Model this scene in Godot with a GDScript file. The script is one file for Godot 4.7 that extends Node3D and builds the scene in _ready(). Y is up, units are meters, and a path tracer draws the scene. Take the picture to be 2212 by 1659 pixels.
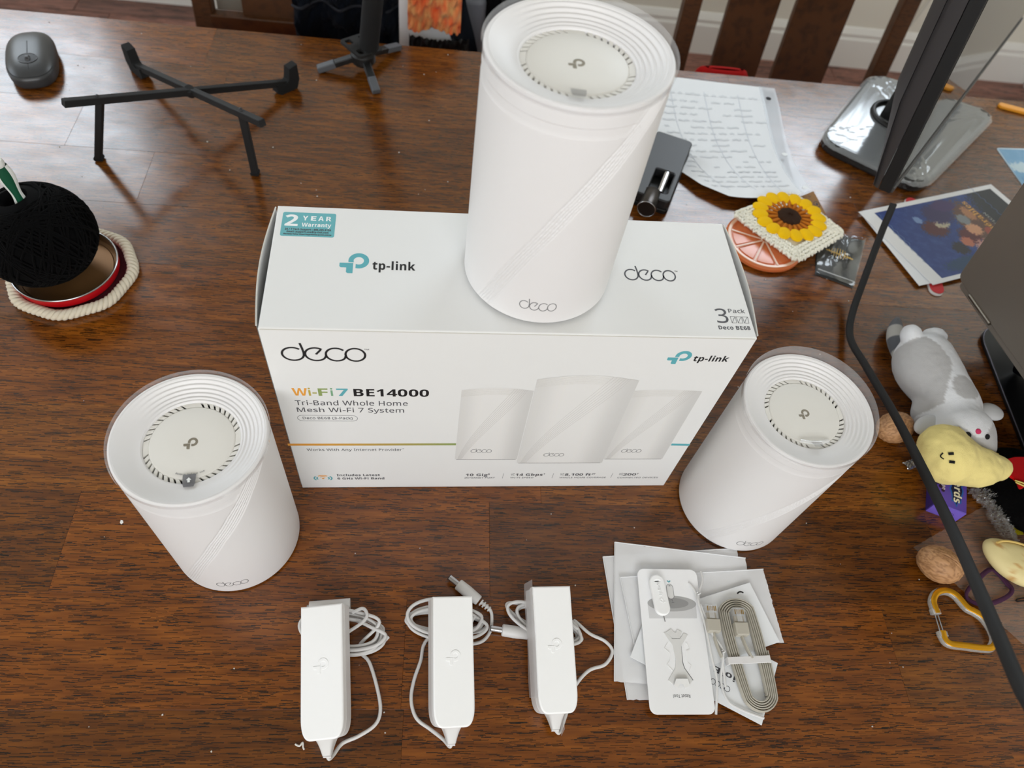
extends Node3D
# A dining table with boxed mesh routers, their accessories and everyday clutter; table top is y = 0, metres, x along the table.

var rng := RandomNumberGenerator.new()
var M := {}
var used := {}
var fonts := {}
var caps := {}


func _ready() -> void:
	rng.seed = 7
	# ---- camera
	var cam := Camera3D.new()
	cam.name = "camera"
	cam.position = Vector3(0, 0.64042, 0)
	cam.rotation_order = EULER_ORDER_YXZ
	cam.rotation = Vector3(-0.97034, -0.18617, 0.19775)
	cam.fov = 55.1013
	cam.near = 0.02
	cam.far = 50.0
	var lens := CameraAttributesPhysical.new()
	lens.frustum_focal_length = 12.0 / tan(deg_to_rad(55.1013 / 2.0))
	lens.frustum_focus_distance = 0.6
	lens.exposure_aperture = 7.0
	cam.attributes = lens
	add_child(cam)
	cam.fov = 55.1013
	cam.current = true
	# ---- sky, exposure
	var env := Environment.new()
	env.background_mode = Environment.BG_SKY
	var sky := Sky.new()
	var psm := ProceduralSkyMaterial.new()
	psm.sky_top_color = Color(0.62, 0.70, 0.80)
	psm.sky_horizon_color = Color(0.82, 0.85, 0.88)
	psm.ground_bottom_color = Color(0.40, 0.42, 0.38)
	psm.ground_horizon_color = Color(0.62, 0.65, 0.62)
	psm.sky_energy_multiplier = 1.6
	psm.ground_energy_multiplier = 1.0
	sky.sky_material = psm
	env.sky = sky
	env.tonemap_mode = Environment.TONE_MAPPER_LINEAR
	env.tonemap_exposure = 1.0
	env.sdfgi_enabled = true
	env.ssao_enabled = true
	env.ssil_enabled = true
	var we := WorldEnvironment.new()
	we.name = "world_environment"
	we.environment = env
	add_child(we)
	# ---- daylight at the window openings (two behind the table, one at the side, a wide high one behind the photographer)
	daylight(Vector3(-1.62, 1.22, -2.34), Vector2(0.95, 0.80), Vector3(0, PI, 0), 2.1, Color(0.93, 0.97, 1.0))
	daylight(Vector3(1.27, 1.35, -2.34), Vector2(1.06, 0.80), Vector3(0, PI, 0), 2.3, Color(0.93, 0.97, 1.0))
	daylight(Vector3(-2.68, 0.95, -1.10), Vector2(1.2, 1.3), Vector3(0, -PI / 2, 0), 1.1, Color(0.95, 0.98, 1.0))
	daylight(Vector3(-0.2, 1.45, 2.38), Vector2(2.6, 1.2), Vector3(0, 0, 0), 6.3, Color(1.0, 0.995, 0.985))
	materials()
	room()
	table()
	chairs()
	big_box()
	routers()
	adapters()
	accessories()
	back_of_table()
	yarn_corner()
	monitor_corner()
	printed_things()
	plush_corner()
	small_bits()


func daylight(at: Vector3, size: Vector2, turn: Vector3, energy: float, color: Color) -> void:
	var l := AreaLight3D.new()
	l.name = "window_daylight"
	l.position = at
	l.rotation = turn
	l.area_size = size
	l.area_normalize_energy = true
	l.light_energy = energy
	l.light_color = color
	l.shadow_enabled = true
	l.area_range = 12.0
	l.area_attenuation = 2.0
	add_child(l, true)


# ======================================================== helpers
func mat(c: Color, rough := 0.6, metal := 0.0, spec := 0.5) -> StandardMaterial3D:
	var m := StandardMaterial3D.new()
	m.albedo_color = c
	m.roughness = rough
	m.metallic = metal
	m.metallic_specular = spec
	return m


func cloth(c: Color, rim := 0.35) -> StandardMaterial3D:
	var m := mat(c, 0.95, 0.0, 0.2)
	m.rim_enabled = true
	m.rim = rim
	m.rim_tint = 0.5
	return m


func clear(c: Color, alpha: float, rough := 0.08) -> StandardMaterial3D:
	var m := mat(Color(c.r, c.g, c.b, alpha), rough)
	m.transparency = BaseMaterial3D.TRANSPARENCY_ALPHA
	m.cull_mode = BaseMaterial3D.CULL_DISABLED
	return m


func noisy(m: StandardMaterial3D, freq: float, scale_cm: float, tile := 10.0, octaves := 3) -> StandardMaterial3D:
	# fine relief from noise, laid on all sides
	var key := "relief%s_%s" % [freq, octaves]
	if not M.has(key):
		var n := FastNoiseLite.new()
		n.seed = 3
		n.frequency = freq
		n.fractal_octaves = octaves
		var im := n.get_seamless_image(256, 256)
		im.convert(Image.FORMAT_RGB8)
		M[key] = ImageTexture.create_from_image(im)
	m.heightmap_enabled = true
	m.heightmap_texture = M[key]
	m.heightmap_scale = scale_cm
	m.uv1_triplanar = true
	m.uv1_scale = Vector3.ONE * tile
	return m


func vcol(m: StandardMaterial3D) -> StandardMaterial3D:
	m.vertex_color_use_as_albedo = true
	return m


func numbered(called: String) -> String:
	var n: int = used.get(called, 0)
	used[called] = n + 1
	return called if n == 0 else "%s_%03d" % [called, n]


func tag(o: Node3D, label: String, category: String, group := "", kind := "") -> Node3D:
	if label:
		o.set_meta("label", label)
	if category:
		o.set_meta("category", category)
	if group:
		o.set_meta("group", group)
	if kind:
		o.set_meta("kind", kind)
	return o


func thing(called: String, label: String, category: String, at := Vector3.ZERO, turn := 0.0, group := "") -> Node3D:
	var o := Node3D.new()
	o.name = numbered(called)
	add_child(o, true)
	o.position = at
	o.rotation.y = turn
	return tag(o, label, category, group)


func put(called: String, mesh: Mesh, m: Material, parent: Node = null, at := Vector3.ZERO, turn := Vector3.ZERO) -> MeshInstance3D:
	var o := MeshInstance3D.new()
	o.mesh = mesh
	o.material_override = m
	o.position = at
	o.rotation = turn
	if parent == null:
		o.name = numbered(called)
		add_child(o, true)
	else:
		o.name = called
		parent.add_child(o, true)
	return o


func single(called: String, mesh: Mesh, m: Material, label: String, category: String, at := Vector3.ZERO, turn := Vector3.ZERO, group := "") -> MeshInstance3D:
	var o := put(called, mesh, m, null, at, turn)
	tag(o, label, category, group)
	return o


func struct(called: String, mesh: Mesh, m: Material, at := Vector3.ZERO, turn := Vector3.ZERO) -> MeshInstance3D:
	var o := put(called, mesh, m, null, at, turn)
	o.set_meta("kind", "structure")
	return o


func arrays(v: PackedVector3Array, n: PackedVector3Array, uv: PackedVector2Array, ix: PackedInt32Array, c := PackedColorArray()) -> ArrayMesh:
	var a := []
	a.resize(Mesh.ARRAY_MAX)
	a[Mesh.ARRAY_VERTEX] = v
	a[Mesh.ARRAY_NORMAL] = n
	a[Mesh.ARRAY_TEX_UV] = uv
	if c.size():
		a[Mesh.ARRAY_COLOR] = c
	a[Mesh.ARRAY_INDEX] = ix
	var m := ArrayMesh.new()
	m.add_surface_from_arrays(Mesh.PRIMITIVE_TRIANGLES, a)
	return m


# a grid of points f(u, v), normals along du x dv (dv x du when flipped)
func surf(nu: int, nv: int, f: Callable, wrap := false, flip := false, col: Variant = null) -> ArrayMesh:
	var w := nu + 1
	var v := PackedVector3Array()
	v.resize(w * (nv + 1))
	var n := PackedVector3Array()
	n.resize(v.size())
	var uv := PackedVector2Array()
	uv.resize(v.size())
	var c := PackedColorArray()
	if col != null:
		c.resize(v.size())
	for j in nv + 1:
		for i in w:
			var k := j * w + i
			v[k] = f.call(float(i) / nu, float(j) / nv)
			uv[k] = Vector2(float(i) / nu, float(j) / nv)
			if col != null:
				c[k] = col.call(float(i) / nu, float(j) / nv)
	for j in nv + 1:
		for i in w:
			var a := i - 1
			var b := i + 1
			if wrap:
				a = nu - 1 if i == 0 else a
				b = 1 if i == nu else b
			else:
				a = maxi(a, 0)
				b = mini(b, nu)
			var du := v[j * w + b] - v[j * w + a]
			if du.length_squared() < 1e-14:
				var jj := 1 if j == 0 else j - 1
				du = v[jj * w + b] - v[jj * w + a]
			var dv := v[mini(j + 1, nv) * w + i] - v[maxi(j - 1, 0) * w + i]
			var nn := du.cross(dv).normalized()
			n[j * w + i] = -nn if flip else nn
	var ix := PackedInt32Array()
	ix.resize(nu * nv * 6)
	var q := 0
	for j in nv:
		for i in nu:
			var a := j * w + i
			var b := a + 1
			var d := a + w
			var e := d + 1
			var six := [a, b, e, a, e, d] if flip else [a, e, b, a, d, e]
			for s in 6:
				ix[q + s] = six[s]
			q += 6
	return arrays(v, n, uv, ix, c)


# a profile of (radius, height), outside going up, turned round y
func lathe(prof: Array, segs := 48, crease := 35.0) -> ArrayMesh:
	var v := PackedVector3Array()
	var n := PackedVector3Array()
	var uv := PackedVector2Array()
	var ix := PackedInt32Array()
	var m := prof.size() - 1
	var nor := []
	for k in m:
		var d: Vector2 = prof[k + 1] - prof[k]
		nor.append(Vector2(d.y, -d.x).normalized())
	var cr := cos(deg_to_rad(crease))
	for k in m:
		var n0: Vector2 = nor[k]
		var n1: Vector2 = nor[k]
		if k > 0 and nor[k].dot(nor[k - 1]) > cr:
			n0 = (nor[k] + nor[k - 1]).normalized()
		if k < m - 1 and nor[k].dot(nor[k + 1]) > cr:
			n1 = (nor[k] + nor[k + 1]).normalized()
		var base := v.size()
		for s in segs + 1:
			var t := TAU * s / segs
			var dir := Vector3(sin(t), 0, cos(t))
			v.append(dir * prof[k].x + Vector3.UP * prof[k].y)
			v.append(dir * prof[k + 1].x + Vector3.UP * prof[k + 1].y)
			n.append(dir * n0.x + Vector3.UP * n0.y)
			n.append(dir * n1.x + Vector3.UP * n1.y)
			uv.append(Vector2(float(s) / segs, float(k) / m))
			uv.append(Vector2(float(s) / segs, float(k + 1) / m))
		for s in segs:
			var a := base + s * 2
			if prof[k].x > 1e-6:
				ix.append_array([a, a + 3, a + 2])
			if prof[k + 1].x > 1e-6:
				ix.append_array([a, a + 1, a + 3])
	return arrays(v, n, uv, ix)


func area2(p: PackedVector2Array) -> float:
	var s := 0.0
	for i in p.size():
		s += p[i].cross(p[(i + 1) % p.size()])
	return s


func inset(p: PackedVector2Array, d: float) -> PackedVector2Array:
	# p counter-clockwise; positive d goes inwards
	var out := PackedVector2Array()
	for i in p.size():
		var a := (p[i] - p[i - 1]).normalized()
		var b := (p[(i + 1) % p.size()] - p[i]).normalized()
		var na := Vector2(-a.y, a.x)
		var nb := Vector2(-b.y, b.x)
		var mm := (na + nb)
		mm = mm / maxf(0.5, mm.length_squared() * 0.5) if mm.length_squared() > 1e-9 else na
		out.append(p[i] + mm * d)
	return out


func bridge(outer: PackedVector2Array, holes: Array) -> PackedVector2Array:
	var p := outer
	for h in holes:
		var best := [1e9, 0, 0]
		for i in p.size():
			for j in h.size():
				var d: float = p[i].distance_squared_to(h[j])
				if d < best[0]:
					best = [d, i, j]
		var q := PackedVector2Array()
		for i in best[1] + 1:
			q.append(p[i])
		for j in h.size() + 1:
			q.append(h[(best[2] + j) % h.size()])
		for i in range(best[1], p.size()):
			q.append(p[i])
		p = q
	return p


# a flat shape in x, z pulled up from y0 to y1 with rounded edges
func ext(poly: PackedVector2Array, y0: float, y1: float, bev := 0.0, holes := [], segs := 2, crease := 40.0) -> ArrayMesh:
	var v := PackedVector3Array()
	var n := PackedVector3Array()
	var uv := PackedVector2Array()
	var ix := PackedInt32Array()
	var rings := []
	if bev > 0.0:
		for k in segs + 1:
			var t := PI / 2 * k / segs
			rings.append([bev * (1 - sin(t)), y0 + bev * (1 - cos(t)), Vector2(sin(t), -cos(t))])
		for k in segs + 1:
			var t := PI / 2 * k / segs
			rings.append([bev * (1 - cos(t)), y1 - bev * (1 - sin(t)), Vector2(cos(t), sin(t))])
	else:
		rings = [[0.0, y0, Vector2(1, 0)], [0.0, y1, Vector2(1, 0)]]
	var loops := [poly]
	loops.append_array(holes)
	var tops := []
	var cr := cos(deg_to_rad(crease))
	for li in loops.size():
		var p := PackedVector2Array()
		for q in loops[li]:   # no point twice
			if p.is_empty() or p[-1].distance_squared_to(q) > 1e-13:
				p.append(q)
		if p[0].distance_squared_to(p[-1]) < 1e-13:
			p.remove_at(p.size() - 1)
		if (area2(p) < 0.0) == (li == 0):
			p = p.duplicate()
			p.reverse()
		var m := p.size()
		var tinset := inset(p, rings[-1][0])
		tops.append(tinset)
		var en := PackedVector2Array()
		for i in m:
			var d := (p[(i + 1) % m] - p[i]).normalized()
			en.append(Vector2(d.y, -d.x))
		var per := 0.0
		var shapes := []
		for r in rings:
			shapes.append(inset(p, r[0]) if r[0] > 0.0 else p)
		for i in m:
			var j := (i + 1) % m
			var na := en[i]
			var nb := en[i]
			if en[i].dot(en[i - 1]) > cr:
				na = (en[i] + en[i - 1]).normalized()
			if en[i].dot(en[j]) > cr:
				nb = (en[i] + en[j]).normalized()
			var base := v.size()
			var step := p[i].distance_to(p[j])
			for k in rings.size():
				var r: Array = rings[k]
				var a2: Vector2 = shapes[k][i]
				var b2: Vector2 = shapes[k][j]
				v.append(Vector3(a2.x, r[1], a2.y))
				v.append(Vector3(b2.x, r[1], b2.y))
				n.append(Vector3(na.x * r[2].x, r[2].y, na.y * r[2].x).normalized())
				n.append(Vector3(nb.x * r[2].x, r[2].y, nb.y * r[2].x).normalized())
				uv.append(Vector2(per, r[1]))
				uv.append(Vector2(per + step, r[1]))
			per += step
			for k in rings.size() - 1:
				var a := base + k * 2
				ix.append_array([a, a + 1, a + 3, a, a + 3, a + 2])
	var flat := bridge(tops[0], tops.slice(1))
	var large := PackedVector2Array()   # the triangulation has an absolute tolerance
	for q in flat:
		large.append(q * 1000.0)
	var tri := Geometry2D.triangulate_polygon(large)
	for side in 2:
		var base := v.size()
		for q in flat:
			v.append(Vector3(q.x, y1 if side else y0, q.y))
			n.append(Vector3.UP if side else Vector3.DOWN)
			uv.append(q)
		for t in tri.size() / 3:
			var a := flat[tri[t * 3]]
			var b := flat[tri[t * 3 + 1]]
			var c := flat[tri[t * 3 + 2]]
			var up := (b - a).cross(c - a) > 0.0   # clockwise from above in x, z means this
			var f := [tri[t * 3], tri[t * 3 + 1], tri[t * 3 + 2]]
			if up != (side == 1):
				f.reverse()
			for q in f:
				ix.append(base + q)
	return arrays(v, n, uv, ix)


func rrect(w: float, d: float, r: float, seg := 6) -> PackedVector2Array:
	var p := PackedVector2Array()
	for c in [[1, 1, 0.0], [-1, 1, PI / 2], [-1, -1, PI], [1, -1, PI * 1.5]]:
		for k in seg + 1:
			var t: float = c[2] + PI / 2 * k / seg
			p.append(Vector2(c[0] * (w / 2 - r) + r * cos(t), c[1] * (d / 2 - r) + r * sin(t)))
	return p


func rect2(x0: float, z0: float, x1: float, z1: float) -> PackedVector2Array:
	return PackedVector2Array([Vector2(x0, z0), Vector2(x1, z0), Vector2(x1, z1), Vector2(x0, z1)])


func poly(pairs: Array) -> PackedVector2Array:
	var p := PackedVector2Array()
	for i in pairs.size() / 2:
		p.append(Vector2(pairs[i * 2], pairs[i * 2 + 1]))
	return p


func ellipse(rx: float, rz: float, seg := 32, c := Vector2.ZERO) -> PackedVector2Array:
	var p := PackedVector2Array()
	for k in seg:
		p.append(c + Vector2(rx * cos(TAU * k / seg), rz * sin(TAU * k / seg)))
	return p


func box(w: float, h: float, d: float, bev := 0.002) -> ArrayMesh:
	# stands on y = 0, centred in x and z
	return ext(rect2(-w / 2, -d / 2, w / 2, d / 2), 0, h, bev)


func soft(pts: Array, per := 8, closed := false) -> PackedVector3Array:
	var out := PackedVector3Array()
	var m := pts.size()
	for i in (m if closed else m - 1):
		var p0: Vector3 = pts[(i - 1 + m) % m] if closed or i > 0 else pts[0]
		var p1: Vector3 = pts[i]
		var p2: Vector3 = pts[(i + 1) % m]
		var p3: Vector3 = pts[(i + 2) % m] if closed or i + 2 < m else pts[m - 1]
		for k in per:
			var t := float(k) / per
			out.append(0.5 * (2 * p1 + (p2 - p0) * t + (2 * p0 - 5 * p1 + 4 * p2 - p3) * t * t + (3 * p1 - p0 - 3 * p2 + p3) * t * t * t))
	if not closed:
		out.append(pts[m - 1])
	return out


func soft2(pts: PackedVector2Array, per := 6) -> PackedVector2Array:
	var a := []
	for q in pts:
		a.append(Vector3(q.x, 0, q.y))
	var out := PackedVector2Array()
	for q in soft(a, per, true):
		out.append(Vector2(q.x, q.z))
	return out


# round (or flat, with wide and tall) cord along points
func tube(p: PackedVector3Array, r: float, segs := 8, closed := false, wide := 1.0, tall := 1.0, radii := PackedFloat32Array()) -> ArrayMesh:
	var m := p.size()
	var v := PackedVector3Array()
	var n := PackedVector3Array()
	var uv := PackedVector2Array()
	var ix := PackedInt32Array()
	var side := Vector3.ZERO
	var len := 0.0
	var rows := m + 1 if closed else m
	for i in rows:
		var a := p[(i - 1 + m) % m] if closed or i > 0 else p[0]
		var b := p[(i + 1) % m] if closed or i < m - 1 else p[m - 1]
		var t := (b - a).normalized()
		if wide != tall:
			side = t.cross(Vector3.UP).normalized() if absf(t.y) < 0.98 else side
		elif i == 0:
			side = t.cross(Vector3.UP if absf(t.y) < 0.9 else Vector3.RIGHT).normalized()
		else:
			side = (side - t * side.dot(t)).normalized()
		var up := side.cross(t).normalized()
		var rr := radii[i % m] if radii.size() else r
		if i > 0:
			len += p[i % m].distance_to(p[(i - 1) % m])
		for s in segs + 1:
			var q := TAU * s / segs
			var o := side * cos(q) * wide + up * sin(q) * tall
			v.append(p[i % m] + o * rr)
			n.append((side * cos(q) / wide + up * sin(q) / tall).normalized())
			uv.append(Vector2(float(s) / segs, len))
	for i in rows - 1:
		for s in segs:
			var a := i * (segs + 1) + s
			var d := a + segs + 1
			ix.append_array([a, a + 1, d + 1, a, d + 1, d])
	if not closed:
		for e in 2:
			var at := 0 if e == 0 else rows - 1
			var base := v.size()
			var t := (p[0] - p[1]).normalized() if e == 0 else (p[m - 1] - p[m - 2]).normalized()
			v.append(p[at])
			n.append(t)
			uv.append(Vector2.ZERO)
			for s in segs + 1:
				v.append(v[at * (segs + 1) + s])
				n.append(t)
				uv.append(Vector2.ZERO)
			for s in segs:
				ix.append_array([base, base + 2 + s, base + 1 + s] if e == 0 else [base, base + 1 + s, base + 2 + s])
	return arrays(v, n, uv, ix)


func bar(a: Vector3, b: Vector3, w: float, h: float, bev := 0.0008) -> Array:
	# a box beam from a to b: [mesh, transform]
	var l := a.distance_to(b)
	var z := (b - a) / l
	var x := Vector3.UP.cross(z).normalized() if absf(z.y) < 0.99 else Vector3.RIGHT
	var y := z.cross(x)
	return [ext(rect2(-w / 2, 0, w / 2, l), -h / 2, h / 2, bev), Transform3D(Basis(x, y, z), a)]


func put_bar(called: String, a: Vector3, b: Vector3, w: float, h: float, m: Material, parent: Node, bev := 0.0008) -> MeshInstance3D:
	var r := bar(a, b, w, h, bev)
	var o := put(called, r[0], m, parent)
	o.transform = r[1]
	return o


func joined(list: Array) -> ArrayMesh:
	# list of [mesh, transform] made into one mesh
	var st := SurfaceTool.new()
	for e in list:
		st.append_from(e[0], 0, e[1])
	return st.commit()


# strokes with a width, laid on a surface by place(Vector2, height) -> Vector3
func ribbon(paths: Array, width: float, place: Callable, lift := 0.00012, widths := []) -> ArrayMesh:
	var v := PackedVector3Array()
	var n := PackedVector3Array()
	var uv := PackedVector2Array()
	var ix := PackedInt32Array()
	for pi in paths.size():
		var p: PackedVector2Array = paths[pi]
		var m := p.size()
		var shut := p[0].distance_to(p[m - 1]) < 1e-7
		var base := v.size()
		for i in m:
			var a := p[i - 1] if i > 0 else (p[m - 2] if shut else p[0])
			var b := p[i + 1] if i < m - 1 else (p[1] if shut else p[m - 1])
			var t := (b - a).normalized()
			var hw := width / 2
			if pi < widths.size() and widths[pi].size():
				hw = width / 2 * lerpf(widths[pi][0], widths[pi][1], float(i) / (m - 1))
			var s := Vector2(-t.y, t.x) * hw
			var q0: Vector3 = place.call(p[i] + s, lift)
			var q1: Vector3 = place.call(p[i] - s, lift)
			var g: Vector3 = place.call(p[i], 0.0)
			var up := ((q0 + q1) / 2 - g).normalized()
			var sd := (q0 - q1).normalized()
			for q in [[q0, up], [q1, up], [q0, sd], [place.call(p[i] + s, 0.0), sd], [q1, -sd], [place.call(p[i] - s, 0.0), -sd]]:
				v.append(q[0])
				n.append(q[1])
				uv.append(Vector2.ZERO)
		var turned := (v[base + 7] - v[base]).cross(v[base + 1] - v[base]).dot(n[base]) > 0.0   # a mirrored surface
		for i in m - 1:
			var a := base + i * 6
			var b := a + 6
			var f := [a, b + 1, a + 1, a, b, b + 1, a + 2, a + 3, b + 3, a + 2, b + 3, b + 2, a + 4, b + 5, a + 5, a + 4, b + 4, b + 5]
			if turned:
				f.reverse()
			ix.append_array(f)
	return arrays(v, n, uv, ix)


func arc(c: Vector2, rx: float, ry: float, a0: float, a1: float, seg := 20) -> PackedVector2Array:
	var p := PackedVector2Array()
	for k in seg + 1:
		var t := deg_to_rad(lerpf(a0, a1, float(k) / seg))
		p.append(c + Vector2(rx * cos(t), ry * sin(t)))
	return p


# the round linked word on box and routers, x-height 1, about 3.78 wide, from its lower left
func deco_paths() -> Array:
	var d := arc(Vector2(0.49, 0.5), 0.49, 0.5, 48, 350, 26)
	d.append_array(PackedVector2Array([Vector2(0.985, 0.62), Vector2(0.95, 0.98), Vector2(0.89, 1.36)]))
	var e := PackedVector2Array([Vector2(1.53, 0.5), Vector2(1.78, 0.86)])
	var e2 := arc(Vector2(1.52, 0.5), 0.48, 0.5, 50, 318, 26)
	e2.append_array(PackedVector2Array([Vector2(1.95, 0.3), Vector2(2.0, 0.5)]))
	var c := arc(Vector2(2.45, 0.5), 0.47, 0.5, 42, 318, 26)
	c.append_array(PackedVector2Array([Vector2(2.86, 0.3), Vector2(2.9, 0.5)]))
	var o := arc(Vector2(3.33, 0.5), 0.45, 0.5, 0, 360, 32)
	return [d, e, e2, c, o]


func scaled(paths: Array, sx: float, sy: float, at := Vector2.ZERO) -> Array:
	var out := []
	for p in paths:
		var q := PackedVector2Array()
		for w in p:
			q.append(Vector2(w.x * sx, w.y * sy) + at)
		out.append(q)
	return out


# the two-piece sign beside the maker's word: [bar piece, round piece], ring radius 1
func sign_shapes() -> Array:
	var t := PackedVector2Array([Vector2(-1.82, -0.33), Vector2(-0.52, -0.33), Vector2(-0.52, -1.64), Vector2(-1.02, -1.64)])
	t.append_array(PackedVector2Array([Vector2(-1.15, -1.5), Vector2(-1.15, -0.91), Vector2(-1.68, -0.91), Vector2(-1.82, -0.78)]))
	var r := arc(Vector2.ZERO, 1.0, 1.0, 192, -106, 30)
	r.append_array(arc(Vector2.ZERO, 0.5, 0.5, -122, 204, 24))
	return [t, r]


func put_sign(called: String, parent: Node, R: float, m: Material, xf: Transform3D, thick := 0.0002, names := true) -> void:
	# xf: x to the right of the sign, y up out of the surface, z towards its foot
	var list := []
	for s in sign_shapes():
		var q := PackedVector2Array()
		for w in s:
			q.append(Vector2(w.x, -w.y) * R)
		list.append([ext(q, 0, thick, minf(thick * 0.25, 0.00012) if names else 0.0, [], 2, 30), Transform3D()])
	var o := put(called, joined(list), m, parent)
	o.transform = xf


func font_of(face: String, bold: bool, italic := false) -> Font:
	var key := face + ("b" if bold else "") + ("i" if italic else "")
	if not fonts.has(key):
		var f := SystemFont.new()
		f.font_names = PackedStringArray([face])
		f.font_weight = 700 if bold else 400
		fonts[key] = f
		var t := TextMesh.new()
		t.font = f
		t.text = "H"
		t.font_size = 64
		t.pixel_size = 0.01
		t.depth = 0.01
		caps[key] = t.get_aabb()
	return fonts[key]


# lettering on a plane (x right, y up, z out): left end x, baseline y, width w (0: natural), capital height cap
func write(parent: Node, s: String, x: float, y: float, w: float, cap: float, m: Material, xf: Transform3D, bold := false, face := "Droid Sans", depth := 0.00012, called := "lettering", italic := false) -> MeshInstance3D:
	var f := font_of(face, bold, italic)
	var key := face + ("b" if bold else "") + ("i" if italic else "")
	var t := TextMesh.new()
	t.font = f
	t.text = s
	t.font_size = 64
	t.pixel_size = 0.01
	t.depth = 0.01
	t.curve_step = 2.0 if cap > 0.005 else 6.0
	var bb := t.get_aabb()
	var h: AABB = caps[key]
	var sy := cap / h.size.y
	var sx := w / bb.size.x if w > 0.0 else sy
	var o := put(called, t, m, parent)
	var slant := Basis(Vector3(sx, 0, 0), Vector3(0.21 * sy if italic else 0.0, sy, 0), Vector3(0, 0, depth / 0.01))
	o.transform = xf * Transform3D(slant, Vector3(x - bb.position.x * sx, y - h.position.y * sy, depth / 2))
	return o


# a closed skin round a field f(point) < 0, cells of a given size: one vertex per crossed cell
func nets(lo: Vector3, hi: Vector3, cell: float, f: Callable, col: Variant = null) -> ArrayMesh:
	var nx := int(ceil((hi.x - lo.x) / cell)) + 1
	var ny := int(ceil((hi.y - lo.y) / cell)) + 1
	var nz := int(ceil((hi.z - lo.z) / cell)) + 1
	var g := PackedFloat32Array()
	g.resize(nx * ny * nz)
	for k in nz:
		for j in ny:
			for i in nx:
				g[(k * ny + j) * nx + i] = f.call(lo + Vector3(i, j, k) * cell)
	var id := PackedInt32Array()
	id.resize(g.size())
	id.fill(-1)
	var v := PackedVector3Array()
	var off := [0, 1, nx, nx + 1, nx * ny, nx * ny + 1, nx * ny + nx, nx * ny + nx + 1]
	var edges := [[0, 1], [2, 3], [4, 5], [6, 7], [0, 2], [1, 3], [4, 6], [5, 7], [0, 4], [1, 5], [2, 6], [3, 7]]
	for k in nz - 1:
		for j in ny - 1:
			for i in nx - 1:
				var b := (k * ny + j) * nx + i
				var neg := 0
				for o in off:
					if g[b + o] < 0.0:
						neg += 1
				if neg == 0 or neg == 8:
					continue
				var sum := Vector3.ZERO
				var cnt := 0
				for e in edges:
					var ga := g[b + off[e[0]]]
					var gb := g[b + off[e[1]]]
					if (ga < 0.0) != (gb < 0.0):
						var t := ga / (ga - gb)
						var pa := Vector3(e[0] & 1, (e[0] >> 1) & 1, e[0] >> 2)
						var pb := Vector3(e[1] & 1, (e[1] >> 1) & 1, e[1] >> 2)
						sum += pa.lerp(pb, t)
						cnt += 1
				id[b] = v.size()
				v.append(lo + (Vector3(i, j, k) + sum / cnt) * cell)
	var ix := PackedInt32Array()
	var step := [1, nx, nx * ny]
	for k in range(1, nz - 1):
		for j in range(1, ny - 1):
			for i in range(1, nx - 1):
				var b := (k * ny + j) * nx + i
				for ax in 3:
					if (g[b] < 0.0) == (g[b + step[ax]] < 0.0):
						continue
					var s1: int = step[(ax + 1) % 3]
					var s2: int = step[(ax + 2) % 3]
					var q := [id[b], id[b - s1], id[b - s1 - s2], id[b - s2]]
					if q.has(-1):
						continue
					if g[b] < 0.0:
						ix.append_array([q[0], q[2], q[1], q[0], q[3], q[2]])
					else:
						ix.append_array([q[0], q[1], q[2], q[0], q[2], q[3]])
	var n := PackedVector3Array()
	var uv := PackedVector2Array()
	var c := PackedColorArray()
	var h := cell * 0.6
	for p in v:
		var gr := Vector3(f.call(p + Vector3(h, 0, 0)) - f.call(p - Vector3(h, 0, 0)), f.call(p + Vector3(0, h, 0)) - f.call(p - Vector3(0, h, 0)), f.call(p + Vector3(0, 0, h)) - f.call(p - Vector3(0, 0, h)))
		n.append(gr.normalized())
		uv.append(Vector2(p.x, p.z))
		if col != null:
			c.append(col.call(p))
	return arrays(v, n, uv, ix, c)


func smin(a: float, b: float, k: float) -> float:
	var h := clampf(0.5 + 0.5 * (b - a) / k, 0.0, 1.0)
	return lerpf(b, a, h) - k * h * (1.0 - h)


func capsule(p: Vector3, a: Vector3, b: Vector3, ra: float, rb: float) -> float:
	var ab := b - a
	var t := clampf((p - a).dot(ab) / ab.length_squared(), 0.0, 1.0)
	return p.distance_to(a + ab * t) - lerpf(ra, rb, t)


func egg(p: Vector3, c: Vector3, r: Vector3) -> float:
	var q := (p - c) / r
	return (q.length() - 1.0) * minf(r.x, minf(r.y, r.z))


func noise(sd: int, freq: float, octaves := 3) -> FastNoiseLite:
	var n := FastNoiseLite.new()
	n.seed = sd
	n.frequency = freq
	n.fractal_octaves = octaves
	return n


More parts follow.
